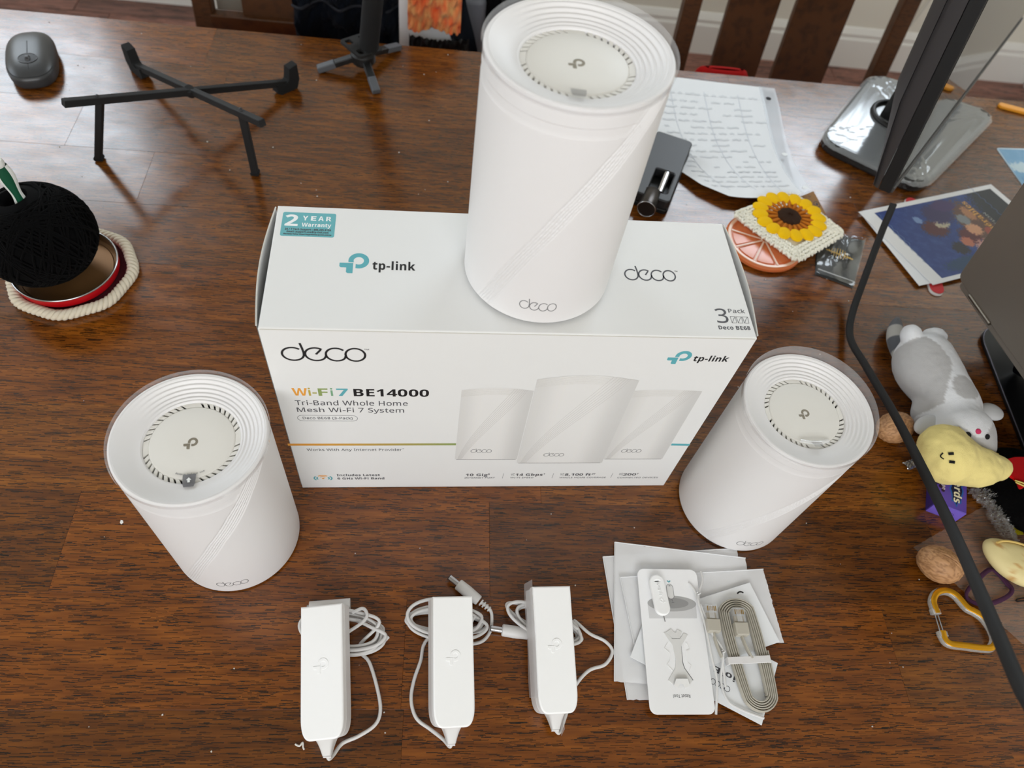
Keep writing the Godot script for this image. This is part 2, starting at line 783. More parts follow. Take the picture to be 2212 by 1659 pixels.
# ======================================================== materials
func materials() -> void:
	M.white_plastic = mat(Color(0.90, 0.893, 0.893), 0.48)
	M.white_gloss = mat(Color(0.985, 0.988, 0.99), 0.45)
	M.cap_plastic = mat(Color(0.90, 0.89, 0.865), 0.5)
	M.grey_plastic = mat(Color(0.62, 0.62, 0.62), 0.55)
	M.taupe_print = mat(Color(0.55, 0.52, 0.46), 0.5, 0.35)
	M.logo_grey = mat(Color(0.52, 0.52, 0.53), 0.45, 0.3)
	M.dark_hole = mat(Color(0.10, 0.10, 0.11), 0.8)
	M.card_white = mat(Color(0.895, 0.895, 0.89), 0.55, 0.0, 0.4)
	M.card_edge = mat(Color(0.80, 0.79, 0.76), 0.8)
	M.black_ink = mat(Color(0.07, 0.07, 0.08), 0.55)
	M.grey_ink = mat(Color(0.30, 0.30, 0.32), 0.6)
	M.soft_ink = mat(Color(0.45, 0.45, 0.47), 0.6)
	M.teal_ink = mat(Color(0.35, 0.66, 0.70), 0.55)
	M.white_ink = mat(Color(0.93, 0.94, 0.94), 0.55)
	M.black_plastic = mat(Color(0.055, 0.055, 0.06), 0.5)
	M.black_matte = mat(Color(0.065, 0.065, 0.068), 0.75)
	M.black_soft = mat(Color(0.03, 0.03, 0.035), 0.9)
	M.dark_grey = mat(Color(0.14, 0.14, 0.15), 0.45)
	M.steel = mat(Color(0.75, 0.75, 0.76), 0.22, 1.0)
	M.gold_metal = mat(Color(0.83, 0.68, 0.35), 0.3, 1.0)
	M.paper = mat(Color(0.94, 0.95, 0.96), 0.8)
	M.chair_wood = wood_plain(Color(0.33, 0.19, 0.075))
	M.wall = noisy(mat(Color(0.92, 0.905, 0.86), 0.9), 0.05, 0.02, 3.0)
	M.trim = mat(Color(0.95, 0.945, 0.93), 0.5)


func wood_plain(c: Color) -> StandardMaterial3D:
	var im := noise(21, 0.05, 4).get_image(64, 512)
	im.resize(512, 512, Image.INTERPOLATE_CUBIC)
	im.convert(Image.FORMAT_RGB8)
	for y in 512:
		for x in 512:
			var k := 0.72 + 0.5 * im.get_pixel(x, y).r
			im.set_pixel(x, y, Color(k, k, k))
	var m := mat(c, 0.38)
	m.albedo_texture = ImageTexture.create_from_image(im)
	m.uv1_triplanar = true
	m.uv1_scale = Vector3(9, 1.2, 9)
	return m


# grain with pores: streaks along x, short dark dashes
func grain(w: int, h: int, sd: int, light: Color, dark: Color, pores: int, lmin: int, lmax: int) -> Image:
	var fine := noise(sd, 0.11, 4).get_image(w / 12, h)
	fine.resize(w, h, Image.INTERPOLATE_CUBIC)
	var broad := noise(sd + 1, 0.028, 3).get_image(w / 8, h)
	broad.resize(w, h, Image.INTERPOLATE_CUBIC)
	fine.convert(Image.FORMAT_L8)
	broad.convert(Image.FORMAT_L8)
	var a := fine.get_data()
	var b := broad.get_data()
	var out := PackedByteArray()
	out.resize(w * h * 3)
	var lut := PackedByteArray()
	for i in 512:
		var t := clampf((i / 511.0 - 0.10) / 0.80, 0.0, 1.0)
		var c := light.lerp(dark, t)
		lut.append_array([int(c.r * 255), int(c.g * 255), int(c.b * 255)])
	var q := 0
	for i in w * h:
		var t: int = (a[i] * 3 + b[i] * 7) * 51 / 256 * 3
		out[q] = lut[t]
		out[q + 1] = lut[t + 1]
		out[q + 2] = lut[t + 2]
		q += 3
	var im := Image.create_from_data(w, h, false, Image.FORMAT_RGB8, out)
	var r := RandomNumberGenerator.new()
	r.seed = sd
	for k in pores:
		var x := r.randi_range(0, w - 1)
		var y := r.randi_range(0, h - 2)
		var n := r.randi_range(lmin, lmax)
		var f := r.randf_range(0.30, 0.80)
		var drift := r.randf_range(-0.08, 0.08)
		for s in n:
			var yy := clampi(y + int(s * drift), 0, h - 1)
			var xx := (x + s) % w
			var c := im.get_pixel(xx, yy)
			im.set_pixel(xx, yy, Color(c.r * f, c.g * f, c.b * f))
			if k % 2 == 0 and yy + 1 < h:
				im.set_pixel(xx, yy + 1, Color(c.r * (0.4 + 0.6 * f), c.g * (0.4 + 0.6 * f), c.b * (0.4 + 0.6 * f)))
	return im


# ======================================================== room
func hollow_wall(called: String, size: Vector3, at: Vector3, holes: Array) -> void:
	var c := CSGBox3D.new()
	c.name = called
	c.size = size
	c.position = at
	c.material = M.wall
	for h in holes:
		var s := CSGBox3D.new()
		s.name = "opening"
		s.operation = CSGShape3D.OPERATION_SUBTRACTION
		s.size = h[1]
		s.position = h[0] - at
		s.material = M.trim
		c.add_child(s, true)
	c.set_meta("kind", "structure")
	add_child(c, true)


func window_at(called: String, c: Vector2, z: float, w: float, h: float, inward: float, turn := 0.0) -> void:
	var o := Node3D.new()
	o.name = called
	o.position = Vector3(c.x, c.y, z).rotated(Vector3.UP, turn)
	o.rotation.y = turn
	o.set_meta("kind", "structure")
	add_child(o, true)
	for s: int in [-1, 1]:
		put("window_frame", box(0.05, h, 0.05, 0.004), M.trim, o, Vector3(s * (w / 2 - 0.025), -h / 2, 0))
		put("window_frame", box(w - 0.1, 0.05, 0.05, 0.004), M.trim, o, Vector3(0, (-h / 2) if s < 0 else (h / 2 - 0.05), 0))
	put("mullion", box(0.03, h - 0.1, 0.04, 0.004), M.trim, o, Vector3(0, -h / 2 + 0.05, 0))
	put("pane", box(w - 0.1, h - 0.1, 0.004, 0.0), clear(Color(1, 1, 1), 0.05, 0.02), o, Vector3(0, -h / 2 + 0.05, -0.012 * inward))
	put("window_sill", box(w + 0.08, 0.03, 0.16, 0.005), M.trim, o, Vector3(0, -h / 2 - 0.03, 0.05 * inward))


func room() -> void:
	var x0 := -2.7
	var x1 := 2.08
	var z0 := -2.356
	var z1 := 2.40
	var y0 := -0.75
	var y1 := 2.15
	var cx := (x0 + x1) / 2
	var cz := (z0 + z1) / 2
	var hh := y1 - y0
	hollow_wall("wall_back", Vector3(x1 - x0 + 0.3, hh + 0.2, 0.14), Vector3(cx, (y0 + y1) / 2, z0 - 0.07), [[Vector3(-1.62, 1.22, z0 - 0.07), Vector3(1.0, 0.85, 0.3)], [Vector3(1.27, 1.35, z0 - 0.07), Vector3(1.11, 0.85, 0.3)]])
	hollow_wall("wall_front", Vector3(x1 - x0 + 0.3, hh + 0.2, 0.14), Vector3(cx, (y0 + y1) / 2, z1 + 0.07), [[Vector3(-0.2, 1.45, z1 + 0.07), Vector3(2.7, 1.25, 0.3)]])
	hollow_wall("wall_left", Vector3(0.14, hh + 0.2, z1 - z0), Vector3(x0 - 0.07, (y0 + y1) / 2, cz), [[Vector3(x0 - 0.07, 0.95, -1.10), Vector3(0.3, 1.35, 1.25)]])
	hollow_wall("wall_right", Vector3(0.14, hh + 0.2, z1 - z0), Vector3(x1 + 0.07, (y0 + y1) / 2, cz), [])
	window_at("window_1", Vector2(-1.62, 1.22), z0 - 0.07, 1.0, 0.85, 1.0)
	window_at("window_2", Vector2(1.27, 1.35), z0 - 0.07, 1.11, 0.85, 1.0)
	window_at("window_3", Vector2(-0.2, 1.45), z1 + 0.07, 2.7, 1.25, -1.0)
	window_at("window_4", Vector2(1.10, 0.95), x0 - 0.07, 1.25, 1.35, 1.0, PI / 2)
	struct("ceiling", box(x1 - x0 + 0.2, 0.1, z1 - z0 + 0.2, 0.0), mat(Color(0.70, 0.69, 0.66), 0.9), Vector3(cx, y1, cz))
	# floor: a base and the boards that can be seen beyond the table
	var fm := []
	var im := grain(512, 128, 31, Color(0.66, 0.46, 0.40), Color(0.50, 0.33, 0.275), 500, 10, 40)
	var tex := ImageTexture.create_from_image(im)
	for k in 4:
		var m := mat(Color.WHITE.darkened([0.0, 0.12, 0.22, 0.06][k]), 0.42)
		m.albedo_texture = tex
		m.uv1_scale = Vector3(1.0, 4.0, 1)
		m.uv1_offset = Vector3(0.23 * k, 0.31 * k, 0)
		fm.append(m)
	var f := struct("floor", box(x1 - x0 + 0.2, 0.1, z1 - z0 + 0.2, 0.0), fm[1], Vector3(cx, y0 - 0.104, cz))
	var row := 0
	var z := z0 + 0.004
	while z < -0.9:
		var x := x0 + 0.02 - rng.randf_range(0.0, 0.5)
		while x < x1 - 0.02:
			var l := rng.randf_range(0.55, 1.1)
			var xa := maxf(x, x0 + 0.005)
			var xb := minf(x + l, x1 - 0.005)
			if xb - xa > 0.02:
				put("plank", ext(rect2(xa - cx, z - cz, xb - cx - 0.0015, z - cz + 0.0925), 0.1, 0.104, 0.0012, [], 1), fm[rng.randi() % 4], f)
			x += l
		z += 0.094
		row += 1
	# moulded skirting boards
	var prof := PackedVector2Array([Vector2(0, 0), Vector2(0.016, 0), Vector2(0.016, 0.098), Vector2(0.011, 0.104), Vector2(0.011, 0.112), Vector2(0.014, 0.117), Vector2(0.009, 0.128), Vector2(0.004, 0.136), Vector2(0, 0.138)])
	var along := ext(prof, 0, x1 - x0 - 0.02, 0.0, [], 1, 20)
	var b := struct("baseboard_back", along, M.trim, Vector3(x0 + 0.01, y0, z0))
	b.basis = Basis(Vector3(0, 0, 1), Vector3(1, 0, 0), Vector3(0, 1, 0))
	var c := struct("baseboard_right", ext(prof, 0, z1 - z0 - 0.06, 0.0, [], 1, 20), M.trim, Vector3(x1, y0, z0 + 0.03))
	c.basis = Basis(Vector3(-1, 0, 0), Vector3(0, 0, 1), Vector3(0, 1, 0))
	# leads hanging down the wall behind the chair
	var w1 := []
	for k in 9:
		w1.append(Vector3(1.54 + 0.012 * sin(k * 0.9) - 0.006 * k, -0.02 - k * 0.085, z0 + 0.02 + 0.012 * absf(sin(k * 0.7))))
	single("wall_cord", tube(soft(w1, 5), 0.004, 8), mat(Color(0.66, 0.60, 0.50), 0.6), "beige cord hanging down the cream wall behind the slatted chair", "cord")
	var w2 := []
	for k in 8:
		w2.append(Vector3(1.575 - 0.016 * sin(k * 0.8) - 0.008 * k, -0.02 - k * 0.08, z0 + 0.024))
	single("wall_cord", tube(soft(w2, 5), 0.003, 8), mat(Color(0.84, 0.83, 0.80), 0.6), "thin white cord hanging down the wall beside the beige cord", "cord")
	single("coat_hook", tube(soft([Vector3(1.245, -0.17, z0 + 0.004), Vector3(1.245, -0.215, z0 + 0.012), Vector3(1.25, -0.232, z0 + 0.02), Vector3(1.32, -0.238, z0 + 0.02)], 5), 0.0055, 8), mat(Color(0.50, 0.44, 0.36), 0.4, 0.6), "small bent metal bracket on the wall above the baseboard, behind the slatted chair", "bracket")


# ======================================================== table
func table() -> void:
	var t := thing("dining_table", "dark walnut-stained dining table of glued wooden staves, covered with networking gear and clutter", "table")
	var light := Color(0.565, 0.335, 0.098)
	var dark := Color(0.35, 0.182, 0.040)
	var tex := []
	var rel := []
	for k in 2:
		var im := grain(2048, 1024, 50 + 7 * k, light, dark, 15000, 10, 44)
		tex.append(ImageTexture.create_from_image(im))
	var br := noise(5, 0.02, 4).get_seamless_image(512, 512)
	br.convert(Image.FORMAT_RGB8)
	for y in 512:
		for x in 512:
			var k := clampf(0.15 + 0.12 * br.get_pixel(x, y).r, 0.0, 1.0)
			br.set_pixel(x, y, Color(k, k, k))
	var rough := ImageTexture.create_from_image(br)
	var tones := [Color(1, 1, 1), Color(0.92, 0.91, 0.90), Color(0.84, 0.82, 0.80), Color(1.0, 0.96, 0.93), Color(0.95, 0.95, 0.94), Color(0.88, 0.87, 0.86)]
	var mats := []
	for k in 12:
		var m := mat(tones[k % 6], 1.0, 0.0, 0.56)
		m.albedo_texture = tex[k / 6]
		m.roughness_texture = rough
		m.roughness_texture_channel = BaseMaterial3D.TEXTURE_CHANNEL_RED
		mats.append(m)
	var z := -1.0275
	var thick := 0.028
	var r := RandomNumberGenerator.new()
	r.seed = 19
	for row in 12:
		var d := 0.0915
		var x := -0.86 - r.randf_range(0.0, 0.35)
		while x < 1.16:
			var l := r.randf_range(0.34, 0.62)
			var xa := maxf(x, -0.86)
			var xb := minf(x + l, 1.16)
			if 1.16 - xb < 0.08:
				xb = 1.16
			if xb - xa > 0.05:
				var pl := stave(xb - xa, d, thick, r.randf_range(0.0, 0.12), r.randf_range(0.0, 0.7))
				put("stave", pl, mats[r.randi() % 12], t, Vector3(xa, 0, z))
			x = xb
		z += d
	var wood: StandardMaterial3D = M.chair_wood
	put("apron", box(1.86, 0.09, 0.022, 0.002), wood, t, Vector3(0.15, -0.1185, -0.96))
	put("apron", box(1.86, 0.09, 0.022, 0.002), wood, t, Vector3(0.15, -0.1185, 0.0))
	put("apron", box(0.022, 0.09, 0.93, 0.002), wood, t, Vector3(-0.79, -0.1185, -0.48))
	put("apron", box(0.022, 0.09, 0.93, 0.002), wood, t, Vector3(1.09, -0.1185, -0.48))
	for sx in [-0.78, 1.08]:
		for sz in [-0.94, -0.02]:
			put("leg", box(0.075, 0.7215, 0.075, 0.006), wood, t, Vector3(sx, -0.75, sz))


func stave(l: float, d: float, h: float, u0: float, v0: float) -> ArrayMesh:
	var m := ext(rect2(0, 0, l, d), -h, 0, 0.00025, [], 1)
	var a := m.surface_get_arrays(0)
	var uv: PackedVector2Array = a[Mesh.ARRAY_TEX_UV]
	var v: PackedVector3Array = a[Mesh.ARRAY_VERTEX]
	for i in v.size():
		uv[i] = Vector2(u0 + v[i].x / 0.72, v0 + (v[i].z - v[i].y) / 0.36)
	a[Mesh.ARRAY_TEX_UV] = uv
	var out := ArrayMesh.new()
	out.add_surface_from_arrays(Mesh.PRIMITIVE_TRIANGLES, a)
	return out


# ======================================================== chairs
func slat_chair(label: String, at: Vector3, turn: float, spots: Array, half := 0.20, rail := 0.59) -> Node3D:
	var c := thing("dining_chair", label, "chair", at, turn)
	var w: StandardMaterial3D = M.chair_wood
	var wd := half * 2.0
	var lean := 0.09
	for s: int in [-1, 1]:
		put_bar("leg", Vector3(s * (half - 0.018), 0, 0.01), Vector3(s * (half - 0.018), 0.45, 0), 0.034, 0.034, w, c, 0.004)
		put_bar("post", Vector3(s * (half - 0.017), 0.45, 0), Vector3(s * (half - 0.017), 0.935, -lean), 0.034, 0.028, w, c, 0.004)
		put("leg", box(0.036, 0.43, 0.036, 0.004), w, c, Vector3(s * (half - 0.018), 0, 0.38))
	put("seat_frame", box(wd, 0.06, 0.42, 0.004), w, c, Vector3(0, 0.39, 0.20))
	put_bar("back_rail", Vector3(-half + 0.03, rail, -0.024 + (0.59 - rail) * 0.17), Vector3(half - 0.03, rail, -0.024 + (0.59 - rail) * 0.17), 0.022, 0.05, w, c, 0.003)
	put_bar("top_rail", Vector3(-half + 0.03, 0.905, -0.081), Vector3(half - 0.03, 0.905, -0.081), 0.024, 0.07, w, c, 0.004)
	for s in spots:
		var sl := put("slat", box(s[1], 0.879 - rail - 0.01, 0.012, 0.002), w, c, Vector3(s[0], rail + 0.012, -0.0265 + (0.59 - rail) * 0.17))
		sl.rotation.x = -lean / 0.5
	put("cushion", ext(rrect(wd - 0.02, 0.39, 0.04), 0, 0.035, 0.014, [], 4), cloth(Color(0.55, 0.06, 0.05)), c, Vector3(0, 0.451, 0.215))
	return c


func chairs() -> void:
	slat_chair("dark brown slatted wooden chair pushed up to the far table edge before the white baseboard", Vector3(0.667, -0.75, -1.335), 0.0, [[-0.092, 0.098], [0.045, 0.110]], 0.228, 0.505)
	var c2 := slat_chair("dark brown wooden chair with a denim jacket hung over its back", Vector3(-0.255, -0.75, -1.27), 0.0, [[-0.068, 0.092], [0.045, 0.092]])
	# what hangs on and stands in the second chair
	var den := Color(0.055, 0.07, 0.10)
	var dm := noisy(cloth(den, 0.2), 0.12, 0.08, 14.0)
	var n := noise(4, 1.1, 3)
	var jk := thing("denim_jacket", "dark blue denim jacket hung over the back of the chair", "jacket", Vector3(-0.172, 0, -1.215))
	var fold := func(u: float, v: float) -> Vector3:
		var x := lerpf(-0.085, 0.10, u)
		var y := lerpf(-0.25, 0.16, v)
		var z := 0.016 + 0.012 * sin(u * 17.0 + 2.0 * v) + 0.02 * n.get_noise_2d(x * 40.0, y * 25.0) + 0.006 * (1.0 - v)
		return Vector3(x, y, z)
	put("body", surf(60, 70, fold), dm, jk)
	put("lining", surf(20, 30, func(u: float, v: float): return fold.call(1.0 - u, v) - Vector3(0, 0, 0.02)), dm, jk)
	var hem := []
	for k in 13:
		hem.append(fold.call(k / 12.0, 0.50) + Vector3(0, 0, 0.004))
	put("seam", tube(soft(hem, 3), 0.0022, 6), mat(Color(0.12, 0.13, 0.16), 0.9), jk)
	var strip := surf(14, 30, func(u: float, v: float): return Vector3(0.105 + v * 0.105 + u * 0.035, 0.17 - v * 0.36 + u * 0.02, 0.050 + 0.006 * sin(u * 6.0) + 0.004 * sin(v * 25.0)))
	put("sleeve", strip, noisy(cloth(Color(0.10, 0.12, 0.15), 0.3), 0.12, 0.1, 14.0), jk)
	single("orange_scarf", surf(40, 40, func(u: float, v: float): return Vector3(-0.068 + 0.085 * u, -0.045 + 0.19 * v, -1.148 + 0.006 * sin(u * 9.0 + v * 3.0) + 0.01 * n.get_noise_2d(u * 8.0, v * 8.0)), false, false, func(u: float, v: float):
		var k := 0.5 + 0.5 * n.get_noise_2d(u * 5.0 + 3.0, v * 5.0)
		return Color(0.85, 0.13, 0.04).lerp(Color(0.75, 0.42, 0.16), clampf(k * 1.6 - 0.3, 0, 1))), vcol(cloth(Color.WHITE)), "bright orange printed scarf tucked against the denim jacket on the chair", "scarf")
	single("black_bag", surf(40, 40, func(u: float, v: float): return Vector3(-0.066 + 0.098 * u, -0.25 + 0.20 * v, -1.142 + 0.010 * sin(u * 3.1) + 0.01 * n.get_noise_2d(u * 12.0, v * 9.0))), noisy(mat(Color(0.03, 0.033, 0.04), 0.6), 0.1, 0.1, 12.0), "soft black bag hanging beneath the orange scarf at the chair", "bag")
	single("white_board", ext(rect2(-0.045, -0.003, 0.045, 0.003), -0.33, 0.16, 0.001), M.paper, "white foam board standing upright behind the table edge beside the denim sleeve", "board", Vector3(-0.0385, 0, -1.172))
	var bk := thing("black_backpack", "black and grey backpack standing behind the table beside the white board", "backpack", Vector3(0.085, -0.75, -1.33))
	put("body", ext(rrect(0.17, 0.16, 0.05), 0.0, 0.78, 0.03, [], 4), noisy(cloth(Color(0.035, 0.035, 0.038), 0.1), 0.1, 0.1, 12.0), bk)
	put("pocket", ext(rrect(0.06, 0.03, 0.014), 0.42, 0.72, 0.01, [], 3), mat(Color(0.42, 0.43, 0.46), 0.6), bk, Vector3(-0.055, 0, 0.09))
	put("strap", tube(soft([Vector3(0.03, 0.30, 0.09), Vector3(0.035, 0.5, 0.11), Vector3(0.02, 0.7, 0.1), Vector3(0.0, 0.79, 0.05)], 6), 0.012, 8, false, 1.6, 0.4), M.black_soft, bk)
	var book := thing("paperback_book", "pale paperback with a cream spine propped behind the chair slats", "book", Vector3(-0.425, -0.152, -1.335))
	book.rotation.x = -0.12
	put("pages", ext(rect2(0.002, -0.012, 0.076, 0.0), 0.0, 0.17, 0.0005), mat(Color(0.86, 0.83, 0.75), 0.9), book)
	var cn := noise(9, 22.0, 3)
	put("cover", surf(40, 60, func(u: float, v: float): return Vector3(u * 0.078, v * 0.172, 0.0012), false, false, func(u: float, v: float):
		var a := 0.5 + 0.8 * cn.get_noise_2d(u, v * 2.0)
		var b := cn.get_noise_2d(u * 1.4 + 9.0, v * 2.0)
		if v < 0.12:
			return Color(0.30, 0.27, 0.22)
		var c := Color(0.16, 0.20, 0.17).lerp(Color(0.62, 0.66, 0.60), clampf(a, 0, 1))
		return c.lerp(Color(0.45, 0.10, 0.10), clampf(b * 3.0 - 0.5, 0, 0.8))), vcol(mat(Color.WHITE, 0.5)), book)
	put("spine", box(0.006, 0.172, 0.014, 0.0005), mat(Color(0.85, 0.80, 0.45), 0.6), book, Vector3(0.08, 0, -0.006))
	single("red_pouch", ext(soft2(poly([-0.035, -0.02, 0.035, -0.02, 0.045, 0.0, 0.03, 0.02, -0.03, 0.02, -0.045, 0.0]), 4), 0, 0.12, 0.02, [], 4), cloth(Color(0.62, 0.05, 0.04)), "small red pouch peeping over the far table edge in front of the slatted chair", "pouch", Vector3(0.448, -0.145, -1.082))


# ======================================================== the carton
func big_box() -> void:
	var W := 0.35293
	var H := 0.24181
	var D := 0.11577
	var b := thing("product_box", "large white printed carton with blue-green warranty sticker, a tall router standing on it", "box", Vector3(0.05354, 0, -0.36856), 0.0384)
	# card panels with a little thickness, so that the side flaps stand off
	put("body", ext(rect2(-W / 2 + 0.003, -D / 2, W / 2 - 0.003, D / 2), 0.0004, H, 0.0012, [], 3), M.card_white, b)
	for s: int in [-1, 1]:
		# tucked side flap, bowed a little, with an open slot along its top
		var fl := surf(16, 10, func(u: float, v: float):
			var z := lerpf(-D / 2 + 0.001, D / 2 - 0.003, u)
			var bow := 0.0045 * sin(PI * u) * v
			return Vector3(s * (W / 2 - 0.0015 + bow), lerpf(0.0006, H - 0.0012, v), z), false, s > 0)
		put("side_flap", fl, M.card_white, b)
		var rim := []
		for k in 17:
			var u := k / 16.0
			rim.append(Vector3(s * (W / 2 - 0.0015 + 0.0045 * sin(PI * u)), H - 0.0012, lerpf(-D / 2 + 0.001, D / 2 - 0.003, u)))
		put("flap_edge", tube(PackedVector3Array(rim), 0.0006, 6), M.card_edge, b)
	put("fold_line", tube(PackedVector3Array([Vector3(-W / 2 + 0.004, H - 0.0013, D / 2 + 0.0001), Vector3(W / 2 - 0.004, H - 0.0013, D / 2 + 0.0001)]), 0.0004, 6), M.card_edge, b)
	var F := Transform3D(Basis(), Vector3(0, 0, D / 2))
	var T := Transform3D(Basis(Vector3(1, 0, 0), Vector3(0, 0, -1), Vector3(0, 1, 0)), Vector3(0, H, 0))
	var onF := func(p: Vector2, h: float) -> Vector3: return Vector3(p.x, p.y, D / 2 + h)
	var onT := func(p: Vector2, h: float) -> Vector3: return Vector3(p.x, H + h, -p.y)
	# front print
	put("wordmark", ribbon(scaled(deco_paths(), 0.0150, 0.0150, Vector2(-0.1619, 0.2056)), 0.0016, onF), M.black_ink, b)
	write(b, "TM", -0.1056, 0.2190, 0.0034, 0.0014, M.black_ink, F)
	var wf := ["W", "i", "-", "F", "i", "7"]
	var wx := [-0.1615, -0.1497, -0.1468, -0.1425, -0.1334, -0.1290]
	var ww := [0.0112, 0.0017, 0.0032, 0.0072, 0.0017, 0.0086]
	var wc := [Color(0.90, 0.62, 0.24), Color(0.74, 0.66, 0.30), Color(0.68, 0.66, 0.36), Color(0.56, 0.63, 0.38), Color(0.48, 0.66, 0.52), Color(0.36, 0.66, 0.70)]
	for k in 6:
		write(b, wf[k], wx[k], 0.1597, ww[k], 0.0100, mat(wc[k], 0.55), F, true)
	write(b, "BE14000", -0.1164, 0.1595, 0.0567, 0.0099, M.black_ink, F, true)
	write(b, "Tri-Band Whole Home", -0.1612, 0.1462, 0.0853, 0.0066, M.grey_ink, F)
	write(b, "Mesh Wi-Fi 7 System", -0.1612, 0.1360, 0.0824, 0.0064, M.grey_ink, F)
	write(b, "Deco BE68 (3-Pack)", -0.1583, 0.1250, 0.0387, 0.0036, M.grey_ink, F)
	var pill := PackedVector2Array()
	for q in rrect(0.0465, 0.0088, 0.0044, 8):
		pill.append(q + Vector2(-0.139, 0.1267))
	pill.append(pill[0])
	put("outline", ribbon([pill], 0.0003, onF), M.grey_ink, b)
	# the line that runs from orange to green, and its blue-green end
	var gl := ribbon([PackedVector2Array([Vector2(-0.1757, 0.0833), Vector2(-0.140, 0.08345), Vector2(-0.105, 0.0836), Vector2(-0.07, 0.0840), Vector2(-0.0352, 0.0843)])], 0.0034, onF)
	var ga := gl.surface_get_arrays(0)
	var gc := PackedColorArray()
	for q in ga[Mesh.ARRAY_VERTEX]:
		gc.append(Color(0.89, 0.60, 0.22).srgb_to_linear().lerp(Color(0.55, 0.62, 0.38).srgb_to_linear(), clampf((q.x + 0.1757) / 0.14, 0, 1)))
	put("colour_line", arrays(ga[Mesh.ARRAY_VERTEX], ga[Mesh.ARRAY_NORMAL], ga[Mesh.ARRAY_TEX_UV], ga[Mesh.ARRAY_INDEX], gc), vcol(mat(Color.WHITE, 0.55)), b)
	put("colour_line", ribbon([PackedVector2Array([Vector2(0.1566, 0.0843), Vector2(0.1738, 0.0836)])], 0.0034, onF), M.teal_ink, b)
	write(b, "Works With Any Internet Provider", -0.1613, 0.0726, 0.0800, 0.0040, M.grey_ink, F)
	write(b, "*", -0.0811, 0.0752, 0.0018, 0.0016, M.soft_ink, F)
	# small wave sign
	for e in [[90.0, 0.0058, 0.0013, wc[0]], [90.0, 0.0033, 0.0013, wc[0]]]:
		put("wave_sign", ribbon([arc(Vector2(-0.1530, 0.0205), e[1], e[1] * 0.95, 48, 132, 10)], e[2], onF), mat(e[3], 0.55), b)
	for s in [0, 180]:
		for e in [0.0036, 0.0060]:
			put("wave_sign", ribbon([arc(Vector2(-0.1530 + (0.0018 if s == 0 else -0.0018), 0.0205), e, e * 0.9, s - 42, s + 42, 10)], 0.0013, onF), M.teal_ink, b)
	put("wave_sign", ext(ellipse(0.0011, 0.0011, 12), 0, 0.0001), mat(wc[0], 0.55), b, Vector3(-0.1530, 0.0200, D / 2), Vector3(PI / 2, 0, 0))
	write(b, "Includes Latest", -0.1403, 0.0246, 0.0385, 0.0039, M.grey_ink, F, true)
	write(b, "6 GHz Wi-Fi Band", -0.1403, 0.0178, 0.0423, 0.0039, M.grey_ink, F, true)
	write(b, "10 Gig", -0.0234, 0.0236, 0.0205, 0.0046, M.grey_ink, F, true)
	write(b, "§", -0.0026, 0.0258, 0.0014, 0.0026, M.grey_ink, F, true)
	write(b, "INTERNET PORT", -0.0241, 0.0186, 0.0284, 0.0026, M.grey_ink, F)
	for q in [[0.0189, 0.0033], [0.0658, 0.0036], [0.1226, 0.0036]]:
		write(b, "UP", q[0], 0.0268, q[1], 0.0017, M.grey_ink, F)
		write(b, "TO", q[0], 0.0242, q[1], 0.0017, M.grey_ink, F)
	write(b, "14 Gbps", 0.0232, 0.0236, 0.0258, 0.0046, M.grey_ink, F, true)
	write(b, "†", 0.0496, 0.0258, 0.0014, 0.0026, M.grey_ink, F, true)
	write(b, "WI-FI SPEED", 0.0188, 0.0186, 0.0220, 0.0026, M.grey_ink, F)
	write(b, "8,100 ft", 0.0702, 0.0234, 0.0250, 0.0046, M.grey_ink, F, true)
	write(b, "2†", 0.0958, 0.0258, 0.0036, 0.0024, M.grey_ink, F, true)
	write(b, "WHOLE HOME COVERAGE", 0.0658, 0.0182, 0.0452, 0.0026, M.grey_ink, F)
	write(b, "200", 0.1266, 0.0232, 0.0128, 0.0046, M.grey_ink, F, true)
	write(b, "†", 0.1400, 0.0256, 0.0014, 0.0026, M.grey_ink, F, true)
	write(b, "CONNECTED DEVICES", 0.1226, 0.0176, 0.0402, 0.0026, M.grey_ink, F)
	for x in [0.0116, 0.0589, 0.1160]:
		put("slash", ribbon([PackedVector2Array([Vector2(x - 0.0001, 0.0186), Vector2(x + 0.0001, 0.0286)])], 0.0003, onF), M.soft_ink, b)
	put_sign("emblem", b, 0.0062, M.teal_ink, Transform3D(Basis(Vector3(1, 0, 0), Vector3(0, 0, 1), Vector3(0, -1, 0)), Vector3(0.1258, 0.2183, D / 2)), 0.00012, false)
	write(b, "tp-link", 0.1345, 0.2121, 0.0272, 0.0068, M.black_ink, F, true)
	# printed pictures of the three devices
	for q in [[-0.0349, 0.0208, 0.0568, 0.1695, 0.1731, 0], [0.1006, 0.1561, 0.0570, 0.1712, 0.1731, 1], [0.0214, 0.1007, 0.0499, 0.1855, 0.1916, 2]]:
		var lift := 0.00006 if q[5] < 2 else 0.00016
		printed_device(b, q[0], q[1], q[2], q[3], q[4], D / 2 + lift, onF, lift, q[5])
	# top print
	var st := put("sticker", ext(rrect(0.0384, 0.0244, 0.0015), 0, 0.00012), mat(Color(0.40, 0.68, 0.71), 0.4), b, Vector3(-0.1494, H, -0.0388))
	var S := Transform3D(Basis(Vector3(1, 0, 0), Vector3(0, 0, -1), Vector3(0, 1, 0)), Vector3(0.1494, 0.00012, 0.0388))
	write(st, "2", -0.1665, 0.0369, 0.0094, 0.0114, M.white_ink, S, true)
	var yx := [-0.1540, -0.1481, -0.1427, -0.1371]
	for k in 4:
		write(st, "YEAR"[k], yx[k], 0.0430, 0.0038, 0.0045, M.white_ink, S, true)
	write(st, "Warranty", -0.1542, 0.0366, 0.0212, 0.0038, M.white_ink, S, true)
